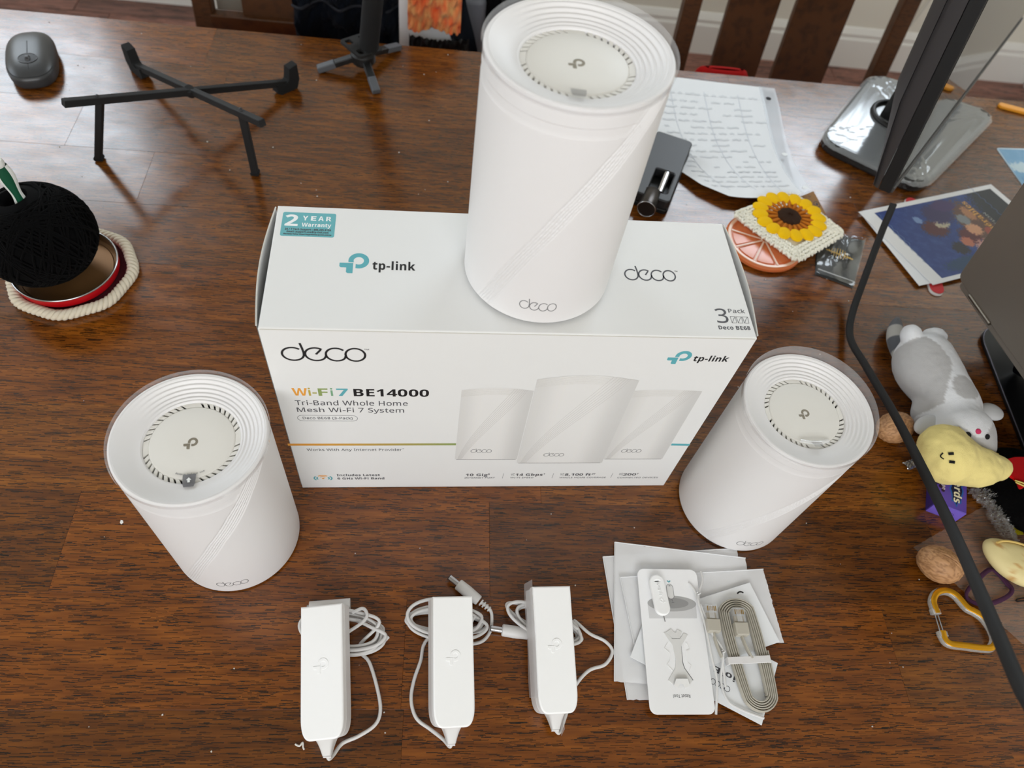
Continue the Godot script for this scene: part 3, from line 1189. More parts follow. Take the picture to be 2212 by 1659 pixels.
	write(st, "24 / 7 Tech Support : 866.225.8139", -0.1657, 0.0327, 0.0328, 0.0018, M.grey_ink, S, true)
	write(st, "Email: support.usa@tp-link.com", -0.1642, 0.0303, 0.0298, 0.0017, M.grey_ink, S, true)
	write(st, "Warranty Policy: https://myproducts.tp-link.com/us", -0.1664, 0.0281, 0.0341, 0.0013, M.grey_ink, S, true)
	put_sign("emblem", b, 0.0073, M.teal_ink, Transform3D(Basis(), Vector3(-0.1112, H, -0.0045)), 0.00012, false)
	write(b, "tp-link", -0.1014, -0.0033, 0.0304, 0.0078, M.black_ink, T, true)
	put("wordmark", ribbon(scaled(deco_paths(), 0.01030, 0.0103, Vector2(0.0841, -0.0058)), 0.0011, onT), M.grey_ink, b)
	write(b, "TM", 0.1233, 0.0036, 0.0024, 0.0010, M.grey_ink, T)
	write(b, "3", 0.1466, -0.0448, 0.0090, 0.0134, M.grey_ink, T)
	write(b, "Pack", 0.1572, -0.0352, 0.0127, 0.0037, M.grey_ink, T)
	for k in 3:
		var x := 0.1574 + 0.0047 * k
		var o := PackedVector2Array([Vector2(x, -0.0387), Vector2(x + 0.0040, -0.0387), Vector2(x + 0.0037, -0.0446), Vector2(x + 0.0003, -0.0446), Vector2(x, -0.0387)])
		put("device_sign", ribbon([o, PackedVector2Array([Vector2(x + 0.0005, -0.0444), Vector2(x + 0.0022, -0.0410), Vector2(x + 0.0038, -0.0389)])], 0.0003, onT), M.grey_ink, b)
	write(b, "Deco BE68", 0.1463, -0.0508, 0.0240, 0.0034, M.grey_ink, T, true)


func printed_device(b: Node3D, x0: float, x1: float, y0: float, ys: float, yt: float, z: float, onF: Callable, lift: float, seedn: int) -> void:
	var w := x1 - x0
	var top := func(t: float) -> float: return ys + (yt - ys) * sin(PI * t)
	# flat print: pale body, its printed shading goes with the picture
	var im := Image.create_empty(64, 8, false, Image.FORMAT_RGB8)
	for x in 64:
		var t := x / 63.0
		var k := 0.90 - 0.085 * smoothstep(0.62, 0.98, t) - 0.05 * (1.0 - smoothstep(0.0, 0.30, t)) - 0.02 * seedn * (1 - seedn / 2.0)
		for y in 8:
			im.set_pixel(x, y, Color(k, k * 0.995, k * 0.985))
	var m := mat(Color.WHITE, 0.5)
	m.albedo_texture = ImageTexture.create_from_image(im)
	put("device_picture", surf(30, 12, func(u: float, v: float): return Vector3(x0 + w * u, lerpf(y0, top.call(u), v), z)), m, b)
	var lines := []
	var ring: float = 0.083 * (ys - y0)
	for k in 8:
		var p := PackedVector2Array()
		for i in 15:
			var t := i / 14.0 * (0.93 - 0.035 * k - 0.01)
			p.append(Vector2(x0 + w * t, top.call(t) - ring * (k + 0.5) / 8.0 - 0.0006))
		lines.append(p)
	put("ring_lines", ribbon(lines, 0.00022, onF, lift + 0.00004), mat(Color(0.80, 0.79, 0.77), 0.55), b)
	var sw := []
	for k in 7:
		var p := PackedVector2Array()
		for i in 25:
			var t := i / 24.0
			# sine of the angle round the drum
			var ang := lerpf(-66.0 + k * 2.2, 28.0 + k * 4.6, pow(t, 1.05))
			var xx := x0 + w * (0.5 + 0.5 * sin(deg_to_rad(ang)))
			var tt := (xx - x0) / w
			p.append(Vector2(xx, lerpf(y0, top.call(tt) - 0.0003, t)))
		sw.append(p)
	put("sweep_lines", ribbon(sw, 0.00026, onF, lift + 0.00005), mat(Color(0.77, 0.76, 0.75), 0.55), b)
	var cx := x0 + w * 0.40
	put("wordmark", ribbon(scaled(deco_paths(), 0.0048, 0.0052, Vector2(cx - 0.009, y0 + 0.0128)), 0.0005, onF, lift + 0.00006), M.logo_grey, b)
	var base := PackedVector2Array([Vector2(x0 + w * 0.02, y0 - 0.0003), Vector2(x1 - w * 0.02, y0 - 0.0003)])
	put("shadow_line", ribbon([base], 0.0006, onF, lift + 0.00003), mat(Color(0.55, 0.54, 0.54), 0.6), b)


# ======================================================== routers
const RR := 0.05305
const RH := 0.176


func band_left(h: float) -> float:
	return band_at(h, [[0.0, -54.0], [0.0135, -47.0], [0.0566, -26.5], [0.1047, -1.8], [0.14, 19.8], [0.163, 38.5], [0.176, 50.0]])


func band_right(h: float) -> float:
	return band_at(h, [[0.0, -40.0], [0.008, -36.0], [0.064, -10.5], [0.1056, 12.8], [0.152, 47.0], [0.165, 60.0], [0.176, 72.0]])


func band_at(h: float, t: Array) -> float:
	for k in t.size() - 1:
		if h <= t[k + 1][0]:
			return lerpf(t[k][1], t[k + 1][1], (h - t[k][0]) / (t[k + 1][0] - t[k][0]))
	return t[-1][1]


func router_shell() -> ArrayMesh:
	var prof := []   # radius, height, part of shell
	var rows := 210
	for k in rows + 1:
		var h := lerpf(0.0028, 0.1725, float(k) / rows)
		prof.append(Vector3(RR - (0.0006 if k == 0 else 0.0), h, 0))
	for k in range(1, 9):
		var t := PI * k / 9.0 * 0.93
		prof.append(Vector3(RR - 0.0013 + 0.0013 * cos(t), 0.1725 + 0.0016 * sin(t) + 0.0013 * k / 8.0, 1))
	var p0: Vector3 = prof[-1]
	for k in range(1, 71):
		var t := k / 70.0
		var r := lerpf(p0.x, 0.0336, t)
		var h := p0.y - 0.0076 * sin(t * PI / 2 * 0.96) + 0.0004
		prof.append(Vector3(r, h, 2))
	prof.append(Vector3(0.0330, 0.1668, 3))
	prof.append(Vector3(0.0326, 0.1664, 3))
	prof.append(Vector3(0.0326, 0.1632, 3))
	var lb := PackedFloat32Array()
	var rb := PackedFloat32Array()
	for q in prof:
		lb.append(band_left(q.y))
		rb.append(band_right(q.y))
	var nv := prof.size() - 1
	var nu := 480
	return surf(nu, nv, func(u: float, v: float) -> Vector3:
		var k := int(round(v * nv))
		var q: Vector3 = prof[k]
		var a := u * TAU - PI
		var deg := rad_to_deg(a)
		var r := q.x
		var h := q.y
		if q.z == 0:
			var s := (deg - lb[k]) / (rb[k] - lb[k])
			if s > -0.02 and s < 1.02:
				var f := fposmod(s * 6.0, 1.0)
				var e := clampf(minf(s, 1.0 - s) * 12.0, 0.0, 1.0)
				r -= 0.00095 * e * pow(f, 0.8) * smoothstep(0.003, 0.006, h)
			elif s <= 0.0 and h > 0.1565:
				var f := fposmod((h - 0.1565) / 0.00178, 1.0)
				r -= 0.00075 * pow(1.0 - f, 0.8) * clampf((-s) * 8.0, 0.0, 1.0) * smoothstep(0.1565, 0.1575, h)
		elif q.z == 2:
			# the same waves run on over the dished top, fading out on the near side
			var w := smoothstep(28.0, 75.0, deg) if deg > 0.0 else (1.0 - smoothstep(-165.0, -112.0, deg))
			var t := (RR - 0.004 - q.x) / 0.0145
			if t > 0.0 and t < 1.0:
				h += 0.0008 * w * (0.5 - 0.5 * cos(TAU * t * 5.0)) - 0.00025 * w
		return Vector3(r * sin(a), h, r * cos(a)), true)


func routers() -> void:
	var shell := router_shell()
	var ring := lathe([Vector2(0, 0.0), Vector2(RR - 0.004, 0.0), Vector2(RR - 0.0018, 0.0008), Vector2(RR - 0.0014, 0.0030), Vector2(RR - 0.004, 0.0030)], 72)
	var channel := lathe([Vector2(0.0327, 0.1630), Vector2(0.0287, 0.1630)], 72)
	var cap := lathe([Vector2(0.0290, 0.1626), Vector2(0.0290, 0.1655), Vector2(0.0286, 0.1661), Vector2(0.0278, 0.1664), Vector2(0.012, 0.1666), Vector2(0, 0.1666)], 72, 50)
	# slanted bars between the vents
	var vane := func(w0: float) -> ArrayMesh:
		var p := PackedVector2Array()
		for q in [[0.0289, -w0 - 2.6], [0.0289, w0 - 2.6], [0.0328, w0 + 2.2], [0.0328, -w0 + 2.2]]:
			var a := deg_to_rad(q[1])
			p.append(Vector2(q[0] * sin(a), q[0] * cos(a)))
		return ext(p, 0.1632, 0.1659, 0.00025, [], 1)
	var thin: ArrayMesh = vane.call(2.75)
	var wide: ArrayMesh = vane.call(6.4)
	var drum := func(p: Vector2, h: float) -> Vector3:
		var a := p.x / RR
		return Vector3((RR + h) * sin(a), p.y, (RR + h) * cos(a))
	var word := ribbon(scaled(deco_paths(), 0.00665, 0.0078, Vector2(-0.01255, 0.0162)), 0.00062, drum, 0.00008)
	var labels := ["tall white router standing on top of the white carton, dish-shaped vented top", "white cylindrical router on the table beside the carton, its pull tab reading remove before use", "white cylindrical router on the table by the plastic pouches, clear film wrapped round it"]
	var at := [Vector3(0.07075, 0.24181, -0.37115), Vector3(-0.16736, 0, -0.25821), Vector3(0.29584, 0, -0.30337)]
	var yaw := [-4.1, 9.0, 1.2]
	var film := clear(Color(0.96, 0.96, 0.97), 0.16, 0.12)
	for k in 3:
		var r := thing("mesh_router", labels[k], "router", at[k], deg_to_rad(yaw[k]), "white mesh routers")
		put("base_ring", ring, M.grey_plastic, r)
		put("shell", shell, M.white_plastic, r)
		put("vent_channel", channel, M.dark_hole, r)
		var c := put("vent_cap", cap, M.cap_plastic, r)
		put_sign("emblem", c, 0.0034, M.taupe_print, Transform3D(Basis(Vector3.UP, deg_to_rad([6.0, -2.0, 4.0][k])), Vector3(0.0006, 0.1666, 0.0002)), 0.00012, false)
		var ang := 0.0
		for i in 44:
			var w := i % 11 == 0
			put("vent_bar", wide if w else thin, M.cap_plastic, r, Vector3.ZERO, Vector3(0, deg_to_rad(i * 360.0 / 44.0 + 2.0), 0))
		put("wordmark", word, M.logo_grey, r)
		# pull tab on the clear disc over the vents
		var tab := put("pull_tab", surf(10, 12, func(u: float, v: float):
			var x := (u - 0.5) * 0.0086 * (1.0 - 0.25 * pow(v, 4.0))
			var z: float = 0.0262 + v * [0.0085, 0.0100, 0.0078][k]
			return Vector3(x, 0.1676 + [0.0016, 0.0012, 0.0045][k] * sin(v * 1.6) + 0.0002, z), false, true), clear(Color(0.38, 0.38, 0.40), [0.45, 0.82, 0.35][k], 0.3), r)
		if k == 1:
			var a := ext(poly([0, -0.0022, 0.0017, -0.0004, 0.0008, -0.0004, 0.0008, 0.0014, -0.0008, 0.0014, -0.0008, -0.0004, -0.0017, -0.0004]), 0, 0.00008)
			put("arrow", a, M.white_ink, tab, Vector3(0, 0.1692, 0.0315), Vector3(0.06, 0, 0))
			var s := "Remove before use"
			for i in s.length():
				var t := (i - (s.length() - 1) / 2.0) * 2.55
				var q := deg_to_rad(t)
				if s[i] != " ":
					write(r, s[i], -0.00045, 0, 0.0, 0.00135, M.soft_ink, Transform3D(Basis(Vector3(cos(q), 0, -sin(q)), Vector3(-sin(q), 0, -cos(q)), Vector3(0, 1, 0)), Vector3(0.0262 * sin(q), 0.1667, 0.0262 * cos(q))), false, "Droid Sans", 0.00006)
		if k == 2:
			put("film_fold", tube(soft([Vector3(-0.011, 0.1678, 0.0262), Vector3(-0.004, 0.1692, 0.0285), Vector3(0.005, 0.1694, 0.0285), Vector3(0.012, 0.1678, 0.026)], 6), 0.0011, 8, false, 1.4, 0.5), clear(Color(0.97, 0.97, 0.97), 0.5, 0.1), r)
		var rise: float = [0.0025, 0.0012, 0.0075][k]
		put("film_sleeve", surf(72, 3, func(u: float, v: float):
			var a := u * TAU
			var lift := rise * (0.55 - 0.45 * cos(a + 0.4))
			return Vector3((RR + 0.0006 + 0.0012 * v * (0.5 - 0.5 * cos(a))) * sin(a), lerpf(0.171, 0.1752 + lift, v), (RR + 0.0006 + 0.0012 * v * (0.5 - 0.5 * cos(a))) * cos(a)), true), film, r)


# ======================================================== power adapters
func adapter_outline(w: float, l: float) -> PackedVector2Array:
	# z 0 is the tip, far end square
	var p := PackedVector2Array()
	p.append_array(PackedVector2Array([Vector2(-w, -l), Vector2(w, -l)]))
	for k in 13:
		var t := PI / 2 * k / 12.0
		p.append(Vector2(0.0078 + (w - 0.0078) * pow(cos(t), 0.75), -0.0175 + 0.0175 * pow(sin(t), 0.8)))
	for k in 13:
		var t := PI / 2 * (1.0 - k / 12.0)
		p.append(Vector2(-0.0078 - (w - 0.0078) * pow(cos(t), 0.75), -0.0175 + 0.0175 * pow(sin(t), 0.8)))
	return p


func dc_plug(parent: Node3D, tip: Vector3, back: Vector3, cut: bool) -> void:
	var d := (back - tip).normalized()
	var b := Basis(Quaternion(Vector3.UP, d))
	var sleeve := put("barrel", lathe([Vector2(0.0014, 0.0), Vector2(0.0026, 0.0), Vector2(0.0027, 0.0006), Vector2(0.0027, 0.0096)], 20), M.steel, parent)
	sleeve.transform = Transform3D(b, tip)
	var ins := put("barrel_tip", lathe([Vector2(0, 0.002), Vector2(0.0013, 0.002), Vector2(0.0013, -0.0006), Vector2(0.0026, -0.0006), Vector2(0.0026, 0.0003)], 20), M.black_plastic, parent)
	ins.transform = Transform3D(b, tip)
	var boot := put("plug_boot", lathe([Vector2(0, 0.0094), Vector2(0.0042, 0.0094), Vector2(0.0050, 0.0102), Vector2(0.0052, 0.020), Vector2(0.0046, 0.0318), Vector2(0.0040, 0.0326), Vector2(0.0, 0.0326)], 24), M.cable_grey, parent)
	boot.transform = Transform3D(b, tip)
	if cut:
		return
	for k in 4:
		var rib := put("strain_ring", lathe([Vector2(0, 0), Vector2(0.0030 - 0.0002 * k, 0), Vector2(0.0030 - 0.0002 * k, 0.0013), Vector2(0, 0.0013)], 16), M.cable_grey, parent)
		rib.transform = Transform3D(b, tip + d * (0.0345 + 0.0029 * k))


func coil(c: Vector3, rx: float, rz: float, turn: float, turns: int, sd: int, top: float) -> Array:
	var r := RandomNumberGenerator.new()
	r.seed = sd
	var pts := []
	for t in turns:
		var kx := r.randf_range(0.82, 1.08)
		var kz := r.randf_range(0.62, 1.12)
		var ox := r.randf_range(-0.0035, 0.0035)
		var oz := r.randf_range(-0.0025, 0.0025)
		for k in 10:
			var a := TAU * k / 10.0
			var q := Vector2(rx * kx * cos(a) + ox, rz * kz * sin(a) + oz).rotated(turn)
			pts.append(c + Vector3(q.x, 0.0018 + (top - 0.0036) * (t + k / 10.0) / turns, q.y))
	return pts


func adapters() -> void:
	M.cable_grey = mat(Color(0.86, 0.855, 0.85), 0.5)
	var labels := ["white power adapter whose lead bends back along one side, nearest the router with remove-before-use tab", "white power adapter in the middle of three, its plug poking out beyond its square end", "white power adapter beside the plastic pouches, silver plug pointing at the middle adapter"]
	var tip := [Vector3(-0.0672, 0.0028, -0.0922), Vector3(0.0222, 0.0028, -0.0995), Vector3(0.1048, 0.0020, -0.1093)]
	var yaw := [6.0, 2.6, 2.6]
	var roll := [9.0, -8.0, -5.0]
	var lid := ext(adapter_outline(0.0162, 0.0965), 0.0186, 0.0292, 0.0016, [], 3)
	var low := ext(adapter_outline(0.0158, 0.0958), 0.0, 0.0182, 0.0022, [], 3)
	var seam := ext(adapter_outline(0.0152, 0.0955), 0.0176, 0.0190, 0.0)
	var nub := surf(24, 10, func(u: float, v: float):
		var a := TAU * u
		var s := pow(v, 0.62)
		var hw := lerpf(0.0083, 0.0033, s)
		var hh := lerpf(0.0125, 0.0032, s)
		var cx := absf(cos(a))
		var sy := absf(sin(a))
		return Vector3(hw * pow(cx, 0.5) * signf(cos(a)), 0.0140 + hh * pow(sy, 0.5) * signf(sin(a)), -0.001 + 0.0125 * v), true)
	for k in 3:
		var o := thing("power_adapter", labels[k], "adapter", tip[k], 0.0, "white power adapters")
		var body := Node3D.new()
		body.name = "housing"
		body.rotation_order = EULER_ORDER_YXZ
		body.rotation = Vector3(deg_to_rad(11.5), deg_to_rad(yaw[k]), deg_to_rad(roll[k]))
		o.add_child(body)
		put("lid", lid, M.white_gloss, body)
		put("base", low, M.white_plastic, body)
		put("seam", seam, M.cable_grey, body)
		put("strain_relief", nub, M.cable_grey, body)
		put("plug_block", box(0.020, 0.0035, 0.024, 0.0008), M.white_plastic, body, Vector3(0, -0.0034, -0.078))
		for s in [-1, 1]:
			put("prong", box(0.0015, 0.0085, 0.0063, 0.0003), M.steel, body, Vector3(s * 0.0064, -0.0118, -0.078))
		put_sign("emblem", body, 0.0041, M.white_gloss, Transform3D(Basis(), Vector3(0.0012, 0.0291, -0.0515 if k else -0.053)), 0.00055, true)
		# cable: coil, then out and back to the strain relief (places relative to the tip)
		var a: Vector3 = tip[k]
		var pts := []
		var end: Vector3 = body.transform * Vector3(0, 0.0138, 0.0115)
		if k == 0:
			pts = coil(Vector3(-0.0655, 0, -0.172) - a, 0.033, 0.0155, 0.12, 6, 4, 0.0125)
			for q in [[-0.0530, -0.1600], [-0.0435, -0.1484], [-0.0358, -0.1296], [-0.0315, -0.1123], [-0.0346, -0.1011], [-0.0467, -0.0929], [-0.0585, -0.0878]]:
				pts.append(Vector3(q[0], 0.0032, q[1]) - a)
			pts.append(end + Vector3(0.0040, -0.006, -0.0015))
			pts.append(end + Vector3(0.0015, -0.002, 0.0020))
			pts.append(end)
			var b := put("plug_boot", tube(PackedVector3Array([Vector3(-0.0965, 0.0052, -0.1915) - a, Vector3(-0.063, 0.0056, -0.1945) - a]), 0.0052, 14), M.cable_grey, o)
			put("barrel", tube(PackedVector3Array([Vector3(-0.0985, 0.0052, -0.1913) - a, Vector3(-0.0965, 0.0052, -0.1915) - a]), 0.0027, 12), M.steel, o)
			var loop := [Vector3(-0.060, 0.011, -0.186) - a, Vector3(-0.0515, 0.0135, -0.1888) - a, Vector3(-0.0475, 0.0140, -0.1830) - a, Vector3(-0.0515, 0.0130, -0.1770) - a, Vector3(-0.062, 0.011, -0.170) - a]
			put("cable_loop", tube(soft(loop, 6), 0.00145, 8), M.cable_grey, o)
		elif k == 1:
			pts = coil(Vector3(0.0165, 0, -0.1815) - a, 0.033, 0.0135, 0.06, 6, 9, 0.0135)
			for q in [[0.004, -0.168], [-0.0015, -0.1491], [-0.0063, -0.1335], [-0.0076, -0.1189], [-0.0028, -0.1056], [0.0085, -0.0975]]:
				pts.append(Vector3(q[0], 0.0030, q[1]) - a)
			pts.append(end + Vector3(-0.0060, -0.007, -0.0040))
			pts.append(end + Vector3(-0.0010, -0.002, 0.0018))
			pts.append(end)
			dc_plug(o, Vector3(0.0205, 0.0085, -0.2185) - a, Vector3(0.0500, 0.0055, -0.1962) - a, false)
			var lead := [Vector3(0.0562, 0.0050, -0.1915) - a, Vector3(0.0578, 0.0040, -0.1837) - a, Vector3(0.0562, 0.0030, -0.1735) - a, Vector3(0.0495, 0.0028, -0.1655) - a, Vector3(0.0372, 0.0026, -0.1632) - a, Vector3(0.020, 0.0028, -0.166) - a]
			var joint := [Vector3(0.0487, 0.0060, -0.1972) - a]
			joint.append_array(lead)
			put("plug_lead", tube(soft(joint, 6), 0.00145, 8), M.cable_grey, o)
		else:
			pts = coil(Vector3(0.1055, 0, -0.1805) - a, 0.0335, 0.0125, 0.42, 5, 13, 0.0130)
			for q in [[0.1300, -0.1835], [0.1427, -0.1725], [0.1557, -0.1661], [0.1612, -0.1576], [0.1539, -0.1470], [0.1391, -0.1418], [0.1262, -0.1286], [0.1195, -0.1120]]:
				pts.append(Vector3(q[0], 0.0030, q[1]) - a)
			pts.append(end + Vector3(0.0075, -0.007, -0.0050))
			pts.append(end + Vector3(0.0035, -0.004, 0.0020))
			pts.append(end)
			dc_plug(o, Vector3(0.0568, 0.0056, -0.1756) - a, Vector3(0.0870, 0.0056, -0.1712) - a, true)
			put("film", surf(10, 8, func(u: float, v: float): return body.transform * Vector3(-0.0166 - 0.0004 * sin(v * 9.0), lerpf(0.001, 0.031, u), lerpf(-0.102, -0.012, v))), clear(Color(0.95, 0.95, 0.96), 0.35, 0.3), o)
			put("film", surf(8, 6, func(u: float, v: float): return body.transform * Vector3(lerpf(0.004, 0.0105, u), 0.016 - 0.012 * u, lerpf(-0.001, 0.0165, v) - 0.004 * u)), clear(Color(0.95, 0.95, 0.96), 0.4, 0.3), o)
		put("cable", tube(soft(pts, 6), 0.00145, 8), M.cable_grey, o)
		put("cable_end", box(0.0062, 0.0032, 0.0030, 0.0008), M.white_plastic, o, end + Vector3(0, -0.002, 0.0))


# ======================================================== pouches, booklets, card, network lead
func sheet(q: Array, nu: int, nv: int, sd: int, amp: float, y: float) -> ArrayMesh:
	# four corners [x, z], far edge first, wrinkled film
	var n := noise(sd, 26.0, 3)
	return surf(nu, nv, func(u: float, v: float):
		var a := Vector2(q[0][0], q[0][1]).lerp(Vector2(q[1][0], q[1][1]), u)
		var b := Vector2(q[3][0], q[3][1]).lerp(Vector2(q[2][0], q[2][1]), u)
		var p := a.lerp(b, v)
		var edge := minf(minf(u, 1.0 - u), minf(v, 1.0 - v)) * 6.0
		return Vector3(p.x + 0.0008 * n.get_noise_1d(v * 3.0), y + amp * (0.5 + n.get_noise_2d(p.x, p.y)) * clampf(0.35 + edge, 0.0, 1.0), p.y + 0.0008 * n.get_noise_1d(u * 3.0)), false, true)


func accessories() -> void:
	M.milky = mat(Color(0.975, 0.978, 0.985, 0.78), 0.34)
	M.milky.transparency = BaseMaterial3D.TRANSPARENCY_ALPHA
	M.milky.cull_mode = BaseMaterial3D.CULL_DISABLED
	var bags := [
		[[[0.1612, -0.2425], [0.292, -0.2535], [0.285, -0.121], [0.1705, -0.1192]], 0.0006, "milky plastic pouch lying lowest of the three, its bottom hem showing by the reset card"],
		[[[0.1735, -0.2565], [0.2978, -0.2435], [0.2925, -0.1245], [0.1606, -0.1335]], 0.0019, "milky plastic pouch of the three whose top edge reaches nearest the wrapped router"],
		[[[0.1747, -0.2225], [0.3122, -0.2325], [0.3165, -0.166], [0.1811, -0.1600]], 0.0034, "milky plastic pouch lying uppermost of the three, under the booklets"],
	]
	for k in 3:
		var p := thing("plastic_pouch", bags[k][2], "pouch", Vector3.ZERO, 0.0, "milky plastic pouches")
		put("film", sheet(bags[k][0], 44, 44, 5 + k, 0.0011, bags[k][1]), M.milky, p)
		var hem: Array = bags[k][0]
		put("hem", tube(PackedVector3Array([Vector3(hem[0][0], bags[k][1] + 0.0009, hem[0][1]), Vector3(hem[1][0], bags[k][1] + 0.0009, hem[1][1])]), 0.0005, 6), M.milky, p)
		put("hem", tube(PackedVector3Array([Vector3(hem[0][0], bags[k][1] + 0.0009, hem[0][1]), Vector3(hem[3][0], bags[k][1] + 0.0009, hem[3][1])]), 0.0005, 6), M.milky, p)
	# two folded booklets
	var b1 := thing("folded_booklet", "white folded booklet with upside-down print, under the flat network cable", "booklet", Vector3(0.2407, 0.0050, -0.1505), -0.475)
	put("page", ext(rect2(-0.059, -0.0278, 0.059, 0.0278), 0.0, 0.0004), M.paper, b1)
	put("page", ext(rect2(-0.0588, -0.0276, 0.0592, 0.0279), 0.0005, 0.0009), M.paper, b1)
	var U := Transform3D(Basis(Vector3(-1, 0, 0), Vector3(0, 0, 1), Vector3(0, 1, 0)), Vector3(0, 0.0009, 0))
	write(b1, "nioiE", -0.036, 0.0005, 0.026, 0.0050, M.grey_ink, U, true)
	put("wordmark", ribbon(scaled(deco_paths(), 0.0045, 0.0045, Vector2(-0.027, 0.0115)), 0.00045, func(p: Vector2, h: float) -> Vector3: return U * Vector3(p.x, p.y, h)), M.grey_ink, b1)
	var b2 := thing("folded_booklet", "white folded sheet poking out beyond the network cable's far loop", "booklet", Vector3(0.2555, 0.0062, -0.1775), 0.30)
	put("page", ext(rect2(-0.050, -0.0278, 0.050, 0.0278), 0.0, 0.0004), M.paper, b2)
	put("page", ext(rect2(-0.0502, -0.0275, 0.0498, 0.0277), 0.0005, 0.0009), M.paper, b2)
	put("mark", ribbon([arc(Vector2(0.036, 0.0195), 0.0034, 0.003, 20, 140, 8)], 0.0013, func(p: Vector2, h: float) -> Vector3: return Vector3(p.x, 0.0009 + h, -p.y)), M.black_ink, b2)
	reset_card()
	network_lead()
	# thin wire ties
	var tie := mat(Color(0.90, 0.90, 0.90), 0.35)
	var ties := [
		[[[0.2366, -0.2165, 0.0092], [0.2409, -0.2075, 0.0100], [0.2432, -0.1933, 0.0108], [0.2502, -0.1690, 0.0105], [0.2545, -0.1547, 0.0105], [0.2540, -0.1275, 0.0088]], "white wire tie lying longest beside the reset card, ending by the cable coil"],
		[[[0.2504, -0.2283, 0.0070], [0.2493, -0.2184, 0.0090], [0.2430, -0.2062, 0.0112], [0.2412, -0.1980, 0.0125], [0.2440, -0.1780, 0.0120], [0.2455, -0.1505, 0.0110], [0.2470, -0.1330, 0.0100], [0.2420, -0.1065, 0.0085]], "thin white wire tie with a knot, running along the card's long edge"],
		[[[0.2427, -0.1966, 0.0120], [0.2500, -0.1700, 0.0125], [0.2561, -0.1557, 0.0118], [0.2512, -0.1331, 0.0085], [0.2540, -0.1175, 0.0082], [0.2640, -0.1106, 0.0078], [0.2830, -0.1036, 0.0078]], "bent white wire tie curving round the near end of the cable coil"],
	]
	for t in ties:
		var pts := []
		for q in t[0]:
			pts.append(Vector3(q[0], q[2], q[1]))
		var o := thing("wire_tie", t[1], "wire tie", Vector3.ZERO, 0.0, "white wire ties")
		put("wire", tube(soft(pts, 8), 0.00085, 6, false, 1.3, 0.7), tie, o)
		put("knot", tube(soft([pts[2] + Vector3(-0.0012, 0.0008, 0.0012), pts[2] + Vector3(0.0012, 0.0014, 0), pts[2] + Vector3(0.0004, 0.0004, -0.0016), pts[2] + Vector3(-0.0012, 0.0012, -0.0006)], 5), 0.0007, 6), tie, o)


